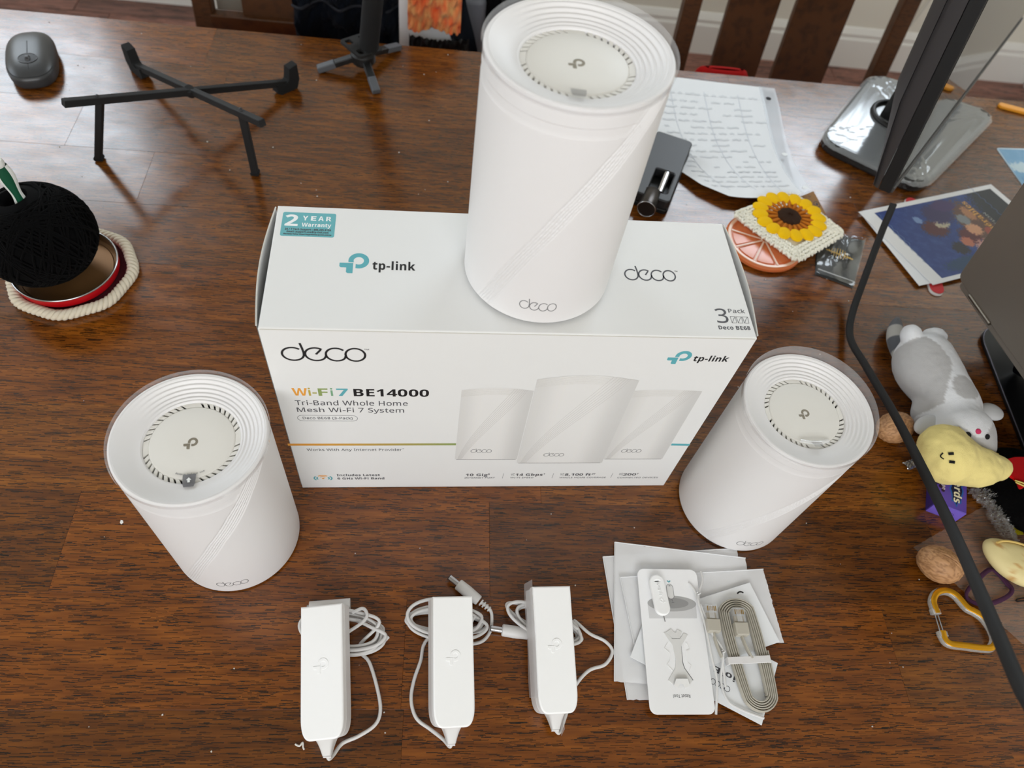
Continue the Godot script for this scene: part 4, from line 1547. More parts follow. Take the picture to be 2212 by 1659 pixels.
func reset_card() -> void:
	var c := thing("tool_card", "white rounded card printed with a drawing and upside-down words, die-cut ribs in its middle", "card", Vector3(0.2160, 0.0076, -0.1680), 0.0)
	var q := PackedVector2Array()
	for p in rrect(0.0557, 0.1228, 0.0062, 8):
		q.append(Vector2(p.x - 0.028 * p.y, p.y))
	M.bright_card = mat(Color(0.98, 0.983, 0.99), 0.55, 0.0, 0.4)
	put("sheet", ext(q, 0, 0.0009, 0.0003, [], 2), M.bright_card, c)
	var T := func(x: float, z: float) -> Vector2: return Vector2(x - 0.2160, z + 0.1680)
	var on := func(p: Vector2, h: float) -> Vector3: return Vector3(p.x, 0.0009 + h, p.y)
	var fade := PackedVector2Array([T.call(0.1958, -0.1968), T.call(0.2400, -0.1975), T.call(0.2390, -0.1850), T.call(0.1957, -0.1845)])
	put("drawing", ext(fade, 0, 0.00004), mat(Color(0.855, 0.855, 0.86), 0.6), c, Vector3(0, 0.0009, 0))
	put("drawing", ext(ellipse(0.0222, 0.0070, 40, T.call(0.2180, -0.1978)), 0, 0.00007), mat(Color(0.70, 0.70, 0.70), 0.6), c, Vector3(0, 0.0009, 0))
	put("drawing", ext(ellipse(0.0158, 0.0047, 40, T.call(0.2175, -0.1982)), 0, 0.00010), mat(Color(0.60, 0.60, 0.60), 0.6), c, Vector3(0, 0.0009, 0))
	var pin := PackedVector2Array()
	for p in rrect(0.0060, 0.0132, 0.0029, 6):
		pin.append(p + T.call(0.2180, -0.2085))
	put("drawing", ext(pin, 0, 0.00013), M.card_white, c, Vector3(0, 0.0009, 0))
	pin.append(pin[0])
	put("outline", ribbon([pin], 0.00035, on, 0.00018), M.soft_ink, c)
	put("drawing", ribbon([PackedVector2Array([T.call(0.2185, -0.2018), T.call(0.2188, -0.1998)]), PackedVector2Array([T.call(0.2180, -0.1988), T.call(0.2202, -0.1988)])], 0.0004, on, 0.00018), M.soft_ink, c)
	put("drawing", ribbon([PackedVector2Array([T.call(0.2172, -0.2138), T.call(0.2188, -0.2138)])], 0.0006, on, 0.00020), M.soft_ink, c)
	put("arrow", ribbon([PackedVector2Array([T.call(0.2166, -0.2186), T.call(0.2180, -0.2172), T.call(0.2194, -0.2186)])], 0.0011, on, 0.0001), M.teal_ink, c)
	# die-cut stand: raised body with slits, jagged cut lines, two bent tabs
	var spine := PackedVector2Array()
	for w in [[0.2068, -0.1722], [0.2133, -0.1612], [0.2142, -0.1500], [0.2128, -0.1430], [0.2052, -0.1330], [0.2088, -0.1300], [0.2112, -0.1348], [0.2216, -0.1348], [0.2236, -0.1300], [0.2266, -0.1330], [0.2205, -0.1430], [0.2196, -0.1480], [0.2209, -0.1610], [0.2280, -0.1706], [0.2246, -0.1722], [0.2205, -0.1672], [0.2136, -0.1672], [0.2098, -0.1730]]:
		spine.append(T.call(w[0], w[1]))
	put("cut_body", ext(spine, 0.0008, 0.0015, 0.0002, [], 1), M.card_white, c)
	var slit := [[[0.2216, -0.1690], [0.2206, -0.1610], [0.2197, -0.1480], [0.2206, -0.1430], [0.2266, -0.1332]], [[0.2096, -0.1730], [0.2136, -0.1672], [0.2205, -0.1672]]]
	var sl := []
	for s in slit:
		var p := PackedVector2Array()
		for w in s:
			p.append(T.call(w[0] + 0.0003, w[1]))
		sl.append(p)
	put("slit", ribbon(sl, 0.0006, on, 0.00012), M.soft_ink, c)
	var jag := []
	for s in [[[0.2093, -0.1638], [0.2058, -0.1591], [0.2097, -0.1554], [0.2092, -0.1492], [0.2061, -0.1456], [0.2103, -0.1406]], [[0.2255, -0.1639], [0.2280, -0.1587], [0.2250, -0.1571], [0.2241, -0.1477], [0.2272, -0.1447], [0.2251, -0.1406]]]:
		var p := PackedVector2Array()
		for w in s:
			p.append(T.call(w[0], w[1]))
		jag.append(p)
	put("cut_line", ribbon(jag, 0.0006, on, 0.0004), M.white_gloss, c)
	var t1 := PackedVector2Array()
	for w in [[0.2095, -0.1729], [0.2138, -0.1756], [0.2160, -0.1727], [0.2178, -0.1724], [0.2190, -0.1751], [0.2232, -0.1730], [0.2205, -0.1676], [0.2133, -0.1678]]:
		t1.append(T.call(w[0], w[1]))
	var tab := put("tab", ext(t1, 0.0, 0.0006, 0.0001, [], 1), M.card_white, c, Vector3(0, 0.0010, 0))
	var t2 := PackedVector2Array()
	for w in [[0.2092, -0.1290], [0.2116, -0.1345], [0.2214, -0.1345], [0.2233, -0.1290], [0.2185, -0.1268], [0.2172, -0.1302], [0.2144, -0.1302], [0.2128, -0.1268]]:
		t2.append(T.call(w[0], w[1]) - T.call(0.216, -0.127))
	var tb := put("tab", ext(t2, 0.0, 0.0006, 0.0001, [], 1), M.card_white, c, Vector3(0.0, 0.0010, 0.0410))
	tb.rotation.x = 0.33
	var U := Transform3D(Basis(Vector3(-1, 0, 0), Vector3(0, 0, 1), Vector3(0, 1, 0)), Vector3(0, 0.0009, 0))
	write(c, "Reset Tool", -0.0064, 0.0460, 0.0145, 0.0026, M.grey_ink, U)
	# the steel-pinned tool lying on the card
	var p := thing("pin_tool", "small white oval reset tool with a steel pin, lying on the printed card", "tool", Vector3(0.2068, 0.0088, -0.2045), 0.085)
	put("grip", ext(rrect(0.0140, 0.0364, 0.0069, 10), 0, 0.0042, 0.0014, [ellipse(0.0022, 0.0005, 14, Vector2(0, -0.0122))], 3), M.white_gloss, p)
	put("pin", tube(PackedVector3Array([Vector3(0, 0.0016, 0.016), Vector3(0.0002, 0.0012, 0.0232)]), 0.00045, 8), M.steel, p)
	var L := Transform3D(Basis(Vector3(0, 0, -1), Vector3(-1, 0, 0), Vector3(0, 1, 0)), Vector3(0.0014, 0.0042, 0.0035))
	write(p, "tp-link", 0.0020, -0.0002, 0.0115, 0.0026, M.white_gloss, L, true, "Droid Sans", 0.0005)
	put_sign("emblem", p, 0.0019, M.white_gloss, Transform3D(Basis(Vector3(0, 0, -1), Vector3(0, 1, 0), Vector3(1, 0, 0)), Vector3(0.0002, 0.0041, 0.0052)), 0.0004)


func network_lead() -> void:
	var o := thing("network_cable", "beige flat network cable wound in a long coil with a white band", "cable", Vector3(0.2790, 0.0066, -0.1555), 0.085)
	M.beige = mat(Color(0.735, 0.715, 0.665), 0.5)
	var pts := PackedVector3Array()
	var turns := 5
	var per := 64
	for k in turns * per + 8:
		var t := float(k) / per
		var w := 0.0172 - 0.00185 * t
		var l := 0.0305
		var a := TAU * fposmod(t, 1.0)
		var x := w * cos(a)
		var z := w * sin(a)
		# straight sides between the half rounds
		z += l * clampf(sin(a) * 2.2, -1.0, 1.0)
		pts.append(Vector3(x * (1.0 - 0.12 * (z / 0.05 - 0.3)), 0.0029, z))
	put("cable", tube(pts, 1.0, 10, false, 0.00085, 0.0029), M.beige, o)
	put("band", joined([[ext(rect2(-0.0192, -0.0030, 0.0192, 0.0030), 0.0060, 0.0072, 0.0004), Transform3D()], [box(0.0012, 0.0068, 0.006, 0.0003), Transform3D(Basis(), Vector3(-0.0186, 0, 0))], [box(0.0012, 0.0068, 0.006, 0.0003), Transform3D(Basis(), Vector3(0.0186, 0, 0))]]), M.white_plastic, o, Vector3(-0.002, 0, 0.0065), Vector3(0, -0.04, 0))
	var glass := mat(Color(0.93, 0.94, 0.95, 0.25), 0.12)
	glass.transparency = BaseMaterial3D.TRANSPARENCY_ALPHA
	for q in [[Vector3(-0.0268, 0.0025, -0.0240), -0.12], [Vector3(-0.0025, 0.0030, -0.0190), -0.10]]:
		var h := Node3D.new()
		h.name = "plug"
		h.position = q[0]
		h.rotation.y = q[1]
		o.add_child(h, true)
		put("head", box(0.0112, 0.0074, 0.0125, 0.0006), glass, h, Vector3(0, 0, -0.0120))
		put("boot", ext(poly([-0.0060, -0.0052, 0.0060, -0.0052, 0.0060, 0.0035, 0.0052, 0.0056, -0.0052, 0.0056, -0.0060, 0.0035]), 0, 0.0086, 0.0009, [], 2), M.beige, h)
		put("wire_block", box(0.0085, 0.0040, 0.0060, 0.0004), mat(Color(0.72, 0.66, 0.54), 0.5), h, Vector3(0, 0.0012, -0.0085))
		for k in 6:
			put("contact", box(0.0007, 0.0012, 0.0040, 0.0), M.gold_metal, h, Vector3(-0.0036 + 0.00145 * k, 0.0062, -0.0145))
		put("latch", box(0.0045, 0.0010, 0.0120, 0.0003), glass, h, Vector3(-0.001, 0.0076, -0.0115), Vector3(-0.14, 0, 0))
		var run := [Vector3(0, 0.0030, 0.004), Vector3(0.0012, 0.0030, 0.014), Vector3(0.0045, 0.0030, 0.026)] if q[1] == -0.12 else [Vector3(0, 0.0030, 0.004), Vector3(0.0022, 0.0030, 0.014), Vector3(0.0060, 0.0030, 0.024)]
		put("cable", tube(soft(run, 5), 1.0, 10, false, 0.0009, 0.0029), M.beige, h)


# ======================================================== far side of the table
func back_of_table() -> void:
	mouse()
	laptop_riser()
	tripod()
	paper_sheet()
	# black hinged holder behind the carton
	var dirv := Vector3(0.378, 0, -0.926)
	var s := thing("hinged_holder", "black hinged holder with a silver roller and round knob, behind the carton by the paper", "holder", Vector3(0.2615, 0, -0.7120), atan2(-dirv.x, -dirv.z))
	var plate := PackedVector2Array()
	for p in rrect(0.052, 0.135, 0.006, 5):
		plate.append(p + Vector2(0, -0.0675))
	var slot := PackedVector2Array()
	for p in rrect(0.025, 0.044, 0.003, 4):
		slot.append(p + Vector2(0.006, -0.036))
	put("plate", ext(plate, 0.008, 0.022, 0.002, [slot], 2), M.dark_grey, s)
	put("base", ext(inset(plate, -0.0) , 0.0, 0.0075, 0.002, [], 2), M.black_plastic, s, Vector3(0.001, 0, 0))
	put("roller", tube(PackedVector3Array([Vector3(0.009, 0.018, -0.0155), Vector3(0.009, 0.018, -0.0565)]), 0.0046, 16), M.steel, s)
	var kn := put("knob", lathe([Vector2(0, 0.0), Vector2(0.0118, 0.0), Vector2(0.0124, 0.0008), Vector2(0.0124, 0.030), Vector2(0.011, 0.032)], 32), mat(Color(0.26, 0.24, 0.23), 0.3, 0.8), s, Vector3(0.001, 0.0145, 0.0165))
	kn.rotation = Vector3(-PI / 2, 0, 0)
	var kf := put("knob_rim", tube(soft(circle_pts(0.0116, 20), 1, true), 0.0006, 6, true), M.steel, s, Vector3(0.001, 0.0145, 0.0168))
	kf.rotation = Vector3(PI / 2, 0, 0)


func circle_pts(r: float, n: int, y := 0.0) -> Array:
	var a := []
	for k in n:
		a.append(Vector3(r * sin(TAU * k / n), y, r * cos(TAU * k / n)))
	return a


func mouse() -> void:
	var m := thing("computer_mouse", "dark grey pebble-shaped computer mouse with an oval wheel recess, near the table's far edge", "mouse", Vector3(-0.5420, 0, -0.9030), 0.325)
	var out := func(a: float) -> Vector2:
		var c := cos(a)
		var s := sin(a)
		return Vector2(0.0300 * signf(c) * pow(absf(c), 0.72), 0.0530 * signf(s) * pow(absf(s), 0.72))
	var top := func(rho: float) -> float: return 0.0135 + 0.0135 * pow(maxf(0.0, 1.0 - pow(rho, 3.4)), 0.62)
	put("shell", surf(64, 30, func(u: float, v: float):
		var q: Vector2 = out.call(-TAU * u)
		if v < 0.3:
			var t := v / 0.3
			var k := 0.92 + 0.08 * sqrt(1.0 - (1.0 - t) * (1.0 - t))
			return Vector3(q.x * k, lerpf(0.0008, 0.0135, t), q.y * k)
		var rho := 1.0 - (v - 0.3) / 0.7
		rho = sin(rho * PI / 2)
		return Vector3(q.x * rho, top.call(rho), q.y * rho), true), mat(Color(0.215, 0.22, 0.228), 0.38), m)
	var on := func(p: Vector2, h: float) -> Vector3:
		var rho := pow(pow(absf(p.x) / 0.03, 2.77) + pow(absf(p.y) / 0.053, 2.77), 1.0 / 2.77)
		return Vector3(p.x, top.call(minf(rho, 1.0)) + 0.0001 + h, p.y)
	var groove := mat(Color(0.03, 0.03, 0.033), 0.7)
	put("button_gap", ribbon([PackedVector2Array([Vector2(0, -0.016), Vector2(0, 0.004), Vector2(0, 0.013)]), PackedVector2Array([Vector2(0, 0.031), Vector2(0, 0.040), Vector2(0, 0.050)])], 0.0009, on, 0.00012), groove, m)
	var rim := PackedVector2Array()
	for k in 49:
		var q: Vector2 = out.call(TAU * k / 48.0 )
		rim.append(q * 0.955)
	put("button_gap", ribbon([rim.slice(4, 46)], 0.0007, on, 0.00012), groove, m)
	put("wheel_recess", surf(32, 4, func(u: float, v: float):
		var p := Vector2(0.0110 * cos(TAU * u), 0.0088 * sin(TAU * u)) * (1.0 - v)
		return on.call(p + Vector2(0, 0.022), 0.00025), true), mat(Color(0.05, 0.05, 0.055), 0.5), m)
	put("recess_rim", tube(soft(oval_pts(0.0112, 0.0090, 20, on, Vector2(0, 0.022)), 2, true), 0.00045, 6, true), mat(Color(0.35, 0.35, 0.36), 0.25, 0.5), m)
	var w := put("wheel", lathe([Vector2(0, -0.0030), Vector2(0.0048, -0.0030), Vector2(0.0060, -0.0018), Vector2(0.0060, 0.0018), Vector2(0.0048, 0.0030), Vector2(0, 0.0030)], 24), mat(Color(0.2, 0.2, 0.21), 0.4), m, Vector3(0, 0.0235, 0.022))
	w.rotation = Vector3(0, 0, PI / 2)


func oval_pts(rx: float, rz: float, n: int, on: Callable, c: Vector2) -> Array:
	var a := []
	for k in n:
		a.append(on.call(c + Vector2(rx * cos(TAU * k / n), rz * sin(TAU * k / n)), 0.0003))
	return a


func laptop_riser() -> void:
	var s := thing("laptop_riser", "folding black crossbar laptop riser standing empty on two legs", "laptop stand", Vector3(-0.309, 0, -0.8037))
	var o := Vector3(-0.309, 0, -0.8037)
	var m: StandardMaterial3D = M.black_matte
	var na := Vector3(-0.4100, 0.1010, -0.7015) - o
	var fa := Vector3(-0.2120, 0.0085, -0.9035) - o
	var nb := Vector3(-0.2005, 0.1010, -0.6940) - o
	var fb := Vector3(-0.4165, 0.0085, -0.9125) - o
	put_bar("crossbar", na, fa, 0.0075, 0.0085, m, s, 0.001)
	put_bar("crossbar", nb, fb, 0.0075, 0.0085, m, s, 0.001)
	var piv := put("pivot", lathe([Vector2(0, -0.006), Vector2(0.0055, -0.006), Vector2(0.006, -0.005), Vector2(0.006, 0.005), Vector2(0.0055, 0.006), Vector2(0, 0.006)], 24), m, s, (na + fa) / 2)
	piv.basis = Basis(Quaternion(Vector3.UP, Vector3(0, 0.9, 0.43).normalized()))
	var leg := [[Vector3(-0.3845, 0.0870, -0.7285), Vector3(-0.4145, 0.0045, -0.7320)], [Vector3(-0.2304, 0.0870, -0.7255), Vector3(-0.2303, 0.0045, -0.7256)]]
	for l in leg:
		put_bar("leg", l[0] - o, l[1] - o, 0.0085, 0.0075, m, s, 0.001)
		put("foot", box(0.010, 0.006, 0.009, 0.0018), M.black_soft, s, Vector3(l[1].x, 0.0, l[1].z) - o)
		put("rivet", lathe([Vector2(0, 0.0), Vector2(0.0019, 0.0), Vector2(0.0015, 0.0012), Vector2(0, 0.0016)], 12), M.dark_grey, s, l[0] - o + Vector3(0, 0.0075, 0.0015))
	for f in [[fa, na], [fb, nb]]:
		var d: Vector3 = (f[1] - f[0]).normalized()
		var flat := Vector3(d.x, 0, d.z).normalized()
		var h := Node3D.new()
		h.name = "hook"
		h.transform = Transform3D(Basis(Vector3.UP.cross(flat), Vector3.UP, flat), f[0])
		s.add_child(h, true)
		var prof := PackedVector2Array([Vector2(-0.006, -0.0085), Vector2(0.020, -0.0085), Vector2(0.026, -0.0035), Vector2(0.024, 0.008), Vector2(0.012, 0.004), Vector2(0.006, 0.008), Vector2(0.003, 0.024), Vector2(-0.010, 0.026), Vector2(-0.011, 0.004)])
		var hm := put("hook_body", ext(prof, -0.0062, 0.0062, 0.0008, [], 1), M.black_soft, h)
		hm.basis = Basis(Vector3(0, 0, 1), Vector3(1, 0, 0), Vector3(0, 1, 0))


func tripod() -> void:
	var c := Vector3(-0.1190, 0, -0.9600)
	var t := thing("phone_tripod", "small black phone tripod with grey-tipped feet and a tall post, at the far table edge", "tripod", c)
	var hub := Vector3(-0.1190, 0.024, -0.9580) - c
	put("hub", lathe([Vector2(0, 0.012), Vector2(0.014, 0.012), Vector2(0.017, 0.016), Vector2(0.017, 0.026), Vector2(0.012, 0.033), Vector2(0, 0.034)], 32), M.black_plastic, t, Vector3(0, 0, 0.002))
	for f in [Vector3(-0.1815, 0.0, -0.9440), Vector3(-0.0970, 0.0, -0.9030), Vector3(-0.0735, 0.0, -1.0165)]:
		var e: Vector3 = f - c + Vector3(0, 0.0046, 0)
		var mid: Vector3 = hub.lerp(e, 0.62)
		put_bar("leg", hub, mid, 0.0105, 0.008, M.black_plastic, t, 0.0015)
		put_bar("foot", mid, e, 0.0112, 0.0088, mat(Color(0.33, 0.34, 0.36), 0.6), t, 0.0018)
	# four-pronged holder plate
	var ring := rrect(0.043, 0.043, 0.005, 4)
	var holes := []
	for q in [Vector2(-0.012, -0.012), Vector2(0.012, -0.012), Vector2(-0.012, 0.012), Vector2(0.012, 0.012)]:
		var h := PackedVector2Array()
		for p in rrect(0.009, 0.009, 0.0015, 3):
			h.append(p + q)
		holes.append(h)
	var pl := put("holder_plate", ext(ring, 0.0, 0.005, 0.001, holes, 1), M.black_matte, t, Vector3(-0.0015, 0.036, 0.0045))
	pl.rotation = Vector3(0.10, 0.80, -0.10)
	put("post", lathe([Vector2(0, 0.034), Vector2(0.0125, 0.034), Vector2(0.0135, 0.038), Vector2(0.0135, 0.30), Vector2(0.012, 0.303), Vector2(0.012, 0.42), Vector2(0, 0.42)], 28), M.black_soft, t, Vector3(0.0035, 0, 0.010), Vector3(-0.10, 0, -0.13))
	put("clip", box(0.012, 0.03, 0.02, 0.003), M.black_plastic, t, Vector3(0.024, 0.125, -0.005))


func paper_sheet() -> void:
	var o := thing("paper_sheet", "large pale handwritten sheet in a punched plastic sleeve, its near edge curling up", "paper")
	var L := [[0.290, -1.010], [0.289, -0.95], [0.289, -0.90], [0.2935, -0.858], [0.3040, -0.8215], [0.3175, -0.7930], [0.3450, -0.7670], [0.3800, -0.7490]]
	var R := [[0.5014, -1.0000], [0.4985, -0.955], [0.4940, -0.915], [0.4905, -0.875], [0.4905, -0.840], [0.4935, -0.810], [0.4980, -0.785], [0.5019, -0.7714]]
	var lift := [0.0012, 0.0012, 0.0015, 0.0025, 0.0045, 0.0075, 0.0105, 0.0125]
	var at := func(u: float, v: float, extra: float) -> Vector3:
		var k := mini(int(v * 7.0), 6)
		var t := v * 7.0 - k
		var a := Vector2(L[k][0], L[k][1]).lerp(Vector2(L[k + 1][0], L[k + 1][1]), t)
		var b := Vector2(R[k][0], R[k][1]).lerp(Vector2(R[k + 1][0], R[k + 1][1]), t)
		var y := lerpf(lift[k], lift[k + 1], t)
		var p := a.lerp(b, u)
		# the near edge sags in a curve; lifted points keep their place over the table
		p.y += 0.010 * v * v * sin(PI * u)
		var f := (0.64042 - y) / 0.64042
		return Vector3(p.x * f, y + 0.0008 * sin(u * 9.0 + v * 4.0) * (0.3 + v) + 0.0008 + extra, p.y * f)
	put("page", surf(40, 50, func(u: float, v: float): return at.call(u * 0.90, v, 0.0), false, true), M.paper, o)
	put("sleeve_edge", surf(8, 50, func(u: float, v: float): return at.call(0.88 + u * 0.12, v, 0.0006), false, true), clear(Color(0.86, 0.88, 0.9), 0.5, 0.3), o)
	var on := func(p: Vector2, h: float) -> Vector3: return at.call(p.x, p.y, 0.0004 + h)
	var lines := []
	var r := RandomNumberGenerator.new()
	r.seed = 12
	for row in 17:
		var u0 := 0.10
		while u0 < 0.80:
			var l := r.randf_range(0.03, 0.14)
			if r.randf() < 0.8:
				var p := PackedVector2Array()
				for k in 5:
					p.append(Vector2(u0 + l * k / 4.0, 0.10 + row * 0.047 + 0.004 * sin(k * 2.3 + row)))
				lines.append(p)
			u0 += l + 0.025
	put("faint_writing", ribbon(lines, 0.010, func(p: Vector2, h: float) -> Vector3: return on.call(p, h), 0.0001), mat(Color(0.87, 0.885, 0.90), 0.8), o)
	var rules := []
	for x in [0.20, 0.45, 0.70]:
		var p := PackedVector2Array()
		for k in 12:
			p.append(Vector2(x, 0.08 + 0.82 * k / 11.0))
		rules.append(p)
	put("ruled_line", ribbon(rules, 0.004, on, 0.0001), mat(Color(0.85, 0.87, 0.90), 0.8), o)
	for q in [[0.93, 0.09, true], [0.945, 0.55, false], [0.95, 0.93, false]]:
		var c: Vector3 = at.call(q[0], q[1], 0.0011)
		put("punched_hole", ext(ellipse(0.0042, 0.0036, 20), 0, 0.0002), M.dark_hole if q[2] else M.white_ink, o, c)


# ======================================================== yarn, tin and coaster
func yarn_corner() -> void:
	var cx := -0.3895
	var cz := -0.5480
	var co := thing("crochet_coaster", "round crocheted coaster, dark red with a cream braided rim, under the red tin lid", "coaster", Vector3(cx, 0, cz))
	put("centre", lathe([Vector2(0, 0.0), Vector2(0.055, 0.0), Vector2(0.0565, 0.002), Vector2(0.055, 0.0042), Vector2(0, 0.0042)], 48), noisy(cloth(Color(0.23, 0.035, 0.07), 0.3), 0.15, 0.08, 20.0), co)
	var cream := cloth(Color(0.84, 0.80, 0.72), 0.4)
	for s in 3:
		var p := []
		for k in 240:
			var a := TAU * k / 240.0
			var ph := a * 24.0 + TAU * s / 3.0
			var wob := 1.0 + 0.018 * sin(a * 8.0 + 1.0)
			var rr := (0.0590 + 0.0034 * cos(ph)) * wob
			p.append(Vector3(rr * sin(a), 0.0052 + 0.0026 * sin(ph), rr * cos(a)))
		put("rim_strand", tube(PackedVector3Array(p), 0.0029, 7, true), cream, co)
	var inner := []
	for k in 200:
		var a := TAU * k / 200.0
		inner.append(Vector3(0.0548 * sin(a), 0.0050 + 0.0009 * sin(a * 50.0), 0.0548 * cos(a)))
	put("inner_round", tube(PackedVector3Array(inner), 0.0017, 6, true), cloth(Color(0.66, 0.45, 0.42), 0.3), co)
	var tin := thing("tin_lid", "shallow red tin lid with a silver rolled rim and golden-brown inside, holding black yarn", "tin lid", Vector3(-0.3938, 0.0058, -0.5477))
	put("wall", lathe([Vector2(0.049, 0.0), Vector2(0.0505, 0.0005), Vector2(0.0513, 0.0020), Vector2(0.0516, 0.0100)], 72), mat(Color(0.72, 0.05, 0.09), 0.35), tin)
	put("rolled_rim", tube(soft(circle_pts(0.0514, 48, 0.0112), 2, true), 0.0011, 8, true), M.steel, tin)
	put("inside", lathe([Vector2(0.0506, 0.0108), Vector2(0.0500, 0.0020), Vector2(0.046, 0.0012), Vector2(0.045, 0.0020), Vector2(0, 0.0020)], 72), mat(Color(0.48, 0.34, 0.20), 0.42, 0.6), tin)
	put("underside", lathe([Vector2(0, 0.0), Vector2(0.049, 0.0)], 48), M.steel, tin)
	var rc := Vector3(-0.4045, 0.0580, -0.5480)
	var y := thing("yarn_ball", "large ball of matte black yarn resting in the red tin lid", "yarn", rc)
	y.basis = Basis.from_euler(Vector3(-0.10, 0, 0.16))
	var R := Vector3(0.0545, 0.049, 0.0545)
	var black := cloth(Color(0.022, 0.022, 0.024), 0.12)
	put("core", lathe(hollow_ball(R.x - 0.0012, R.y - 0.0012), 48), black, y)
	var pts := PackedVector3Array()
	var n := 5200
	var nn := noise(8, 1.3, 2)
	for k in n:
		var t := float(k) / n
		var a := t * TAU * 91.0
		# each lap tilts a little further, so that the laps cross
		var tilt := 0.95 + 0.16 * sin(t * 37.0) + 0.05 * nn.get_noise_1d(t * 90.0)
		var prec := t * TAU * 17.0 + 0.35 * sin(t * 61.0)
		var p := Vector3(cos(a), sin(a) * sin(tilt), sin(a) * cos(tilt)).rotated(Vector3.UP, prec)
		if absf(p.y) > 0.93:
			p.y = 0.93 * signf(p.y)
		var d := 1.0 + 0.014 * nn.get_noise_1d(t * 700.0)
		pts.append(Vector3(p.x * R.x, p.y * R.y, p.z * R.z) * d)
	put("strand", tube(pts, 0.00105, 5), black, y)
	var loose := []
	for k in 14:
		var a := -0.9 + k * 0.16
		loose.append(Vector3(0.030 * cos(a * 2.0) + 0.012, 0.0, 0.030) + Vector3(0.0, 0.052 - 0.0042 * k, -0.010 + 0.0028 * k))
	var h := thing("crochet_hook", "crochet hook with green and white grip, stuck into the black yarn ball", "crochet hook", Vector3(-0.4030, 0.078, -0.5520))
	h.rotation = Vector3(0.02, 0.5, 0.03)
	var wid := func(v: float) -> float: return 0.0056 + 0.0013 * sin(v * 9.0 + 0.4)
	var grip := func(k: float, th: float) -> ArrayMesh: return surf(24, 24, func(u: float, v: float):
		var a := -TAU * u
		return Vector3(cos(a) * wid.call(v) * k, v * 0.066, sin(a) * th), true, true)
	put("grip_edge", grip.call(1.13, 0.0040), mat(Color(0.88, 0.89, 0.87), 0.5), h)
	put("grip", grip.call(0.94, 0.0046), mat(Color(0.02, 0.30, 0.20), 0.55), h)
	put("collar", lathe([Vector2(0, 0.0), Vector2(0.0050, 0.0), Vector2(0.0058, 0.003), Vector2(0.0048, 0.0065), Vector2(0.0016, 0.0085), Vector2(0, 0.0086)], 24), mat(Color(0.88, 0.89, 0.87), 0.4), h, Vector3(0, 0.066, 0))
	put("shaft", tube(soft([Vector3(0, 0.073, 0), Vector3(0, 0.100, 0), Vector3(0.0003, 0.118, 0), Vector3(0.0015, 0.1225, 0), Vector3(0.0020, 0.1205, 0)], 5), 0.0011, 8), M.steel, h)


func hollow_ball(r: float, h: float) -> Array:
	# from the underside round to a hole in the top
	var p := [Vector2(0, -h * 0.95)]
	for k in 21:
		var a := lerpf(-72.0, 74.0, k / 20.0)
		p.append(Vector2(r * cos(deg_to_rad(a)), h * sin(deg_to_rad(a))))
	p.append(Vector2(0.012, h * 0.80))
	p.append(Vector2(0.009, h * 0.2))
	p.append(Vector2(0, h * 0.1))
	return p


# ======================================================== monitor, its lead, laptop
func rounded(p: PackedVector2Array, r: float, seg := 6) -> PackedVector2Array:
	var out := PackedVector2Array()
	var m := p.size()
	for i in m:
		var a := p[i] + (p[i - 1] - p[i]).normalized() * r
		var b := p[i] + (p[(i + 1) % m] - p[i]).normalized() * r
		for k in seg + 1:
			var t := float(k) / seg
			out.append(a.lerp(p[i], t).lerp(p[i].lerp(b, t), t))
	return out


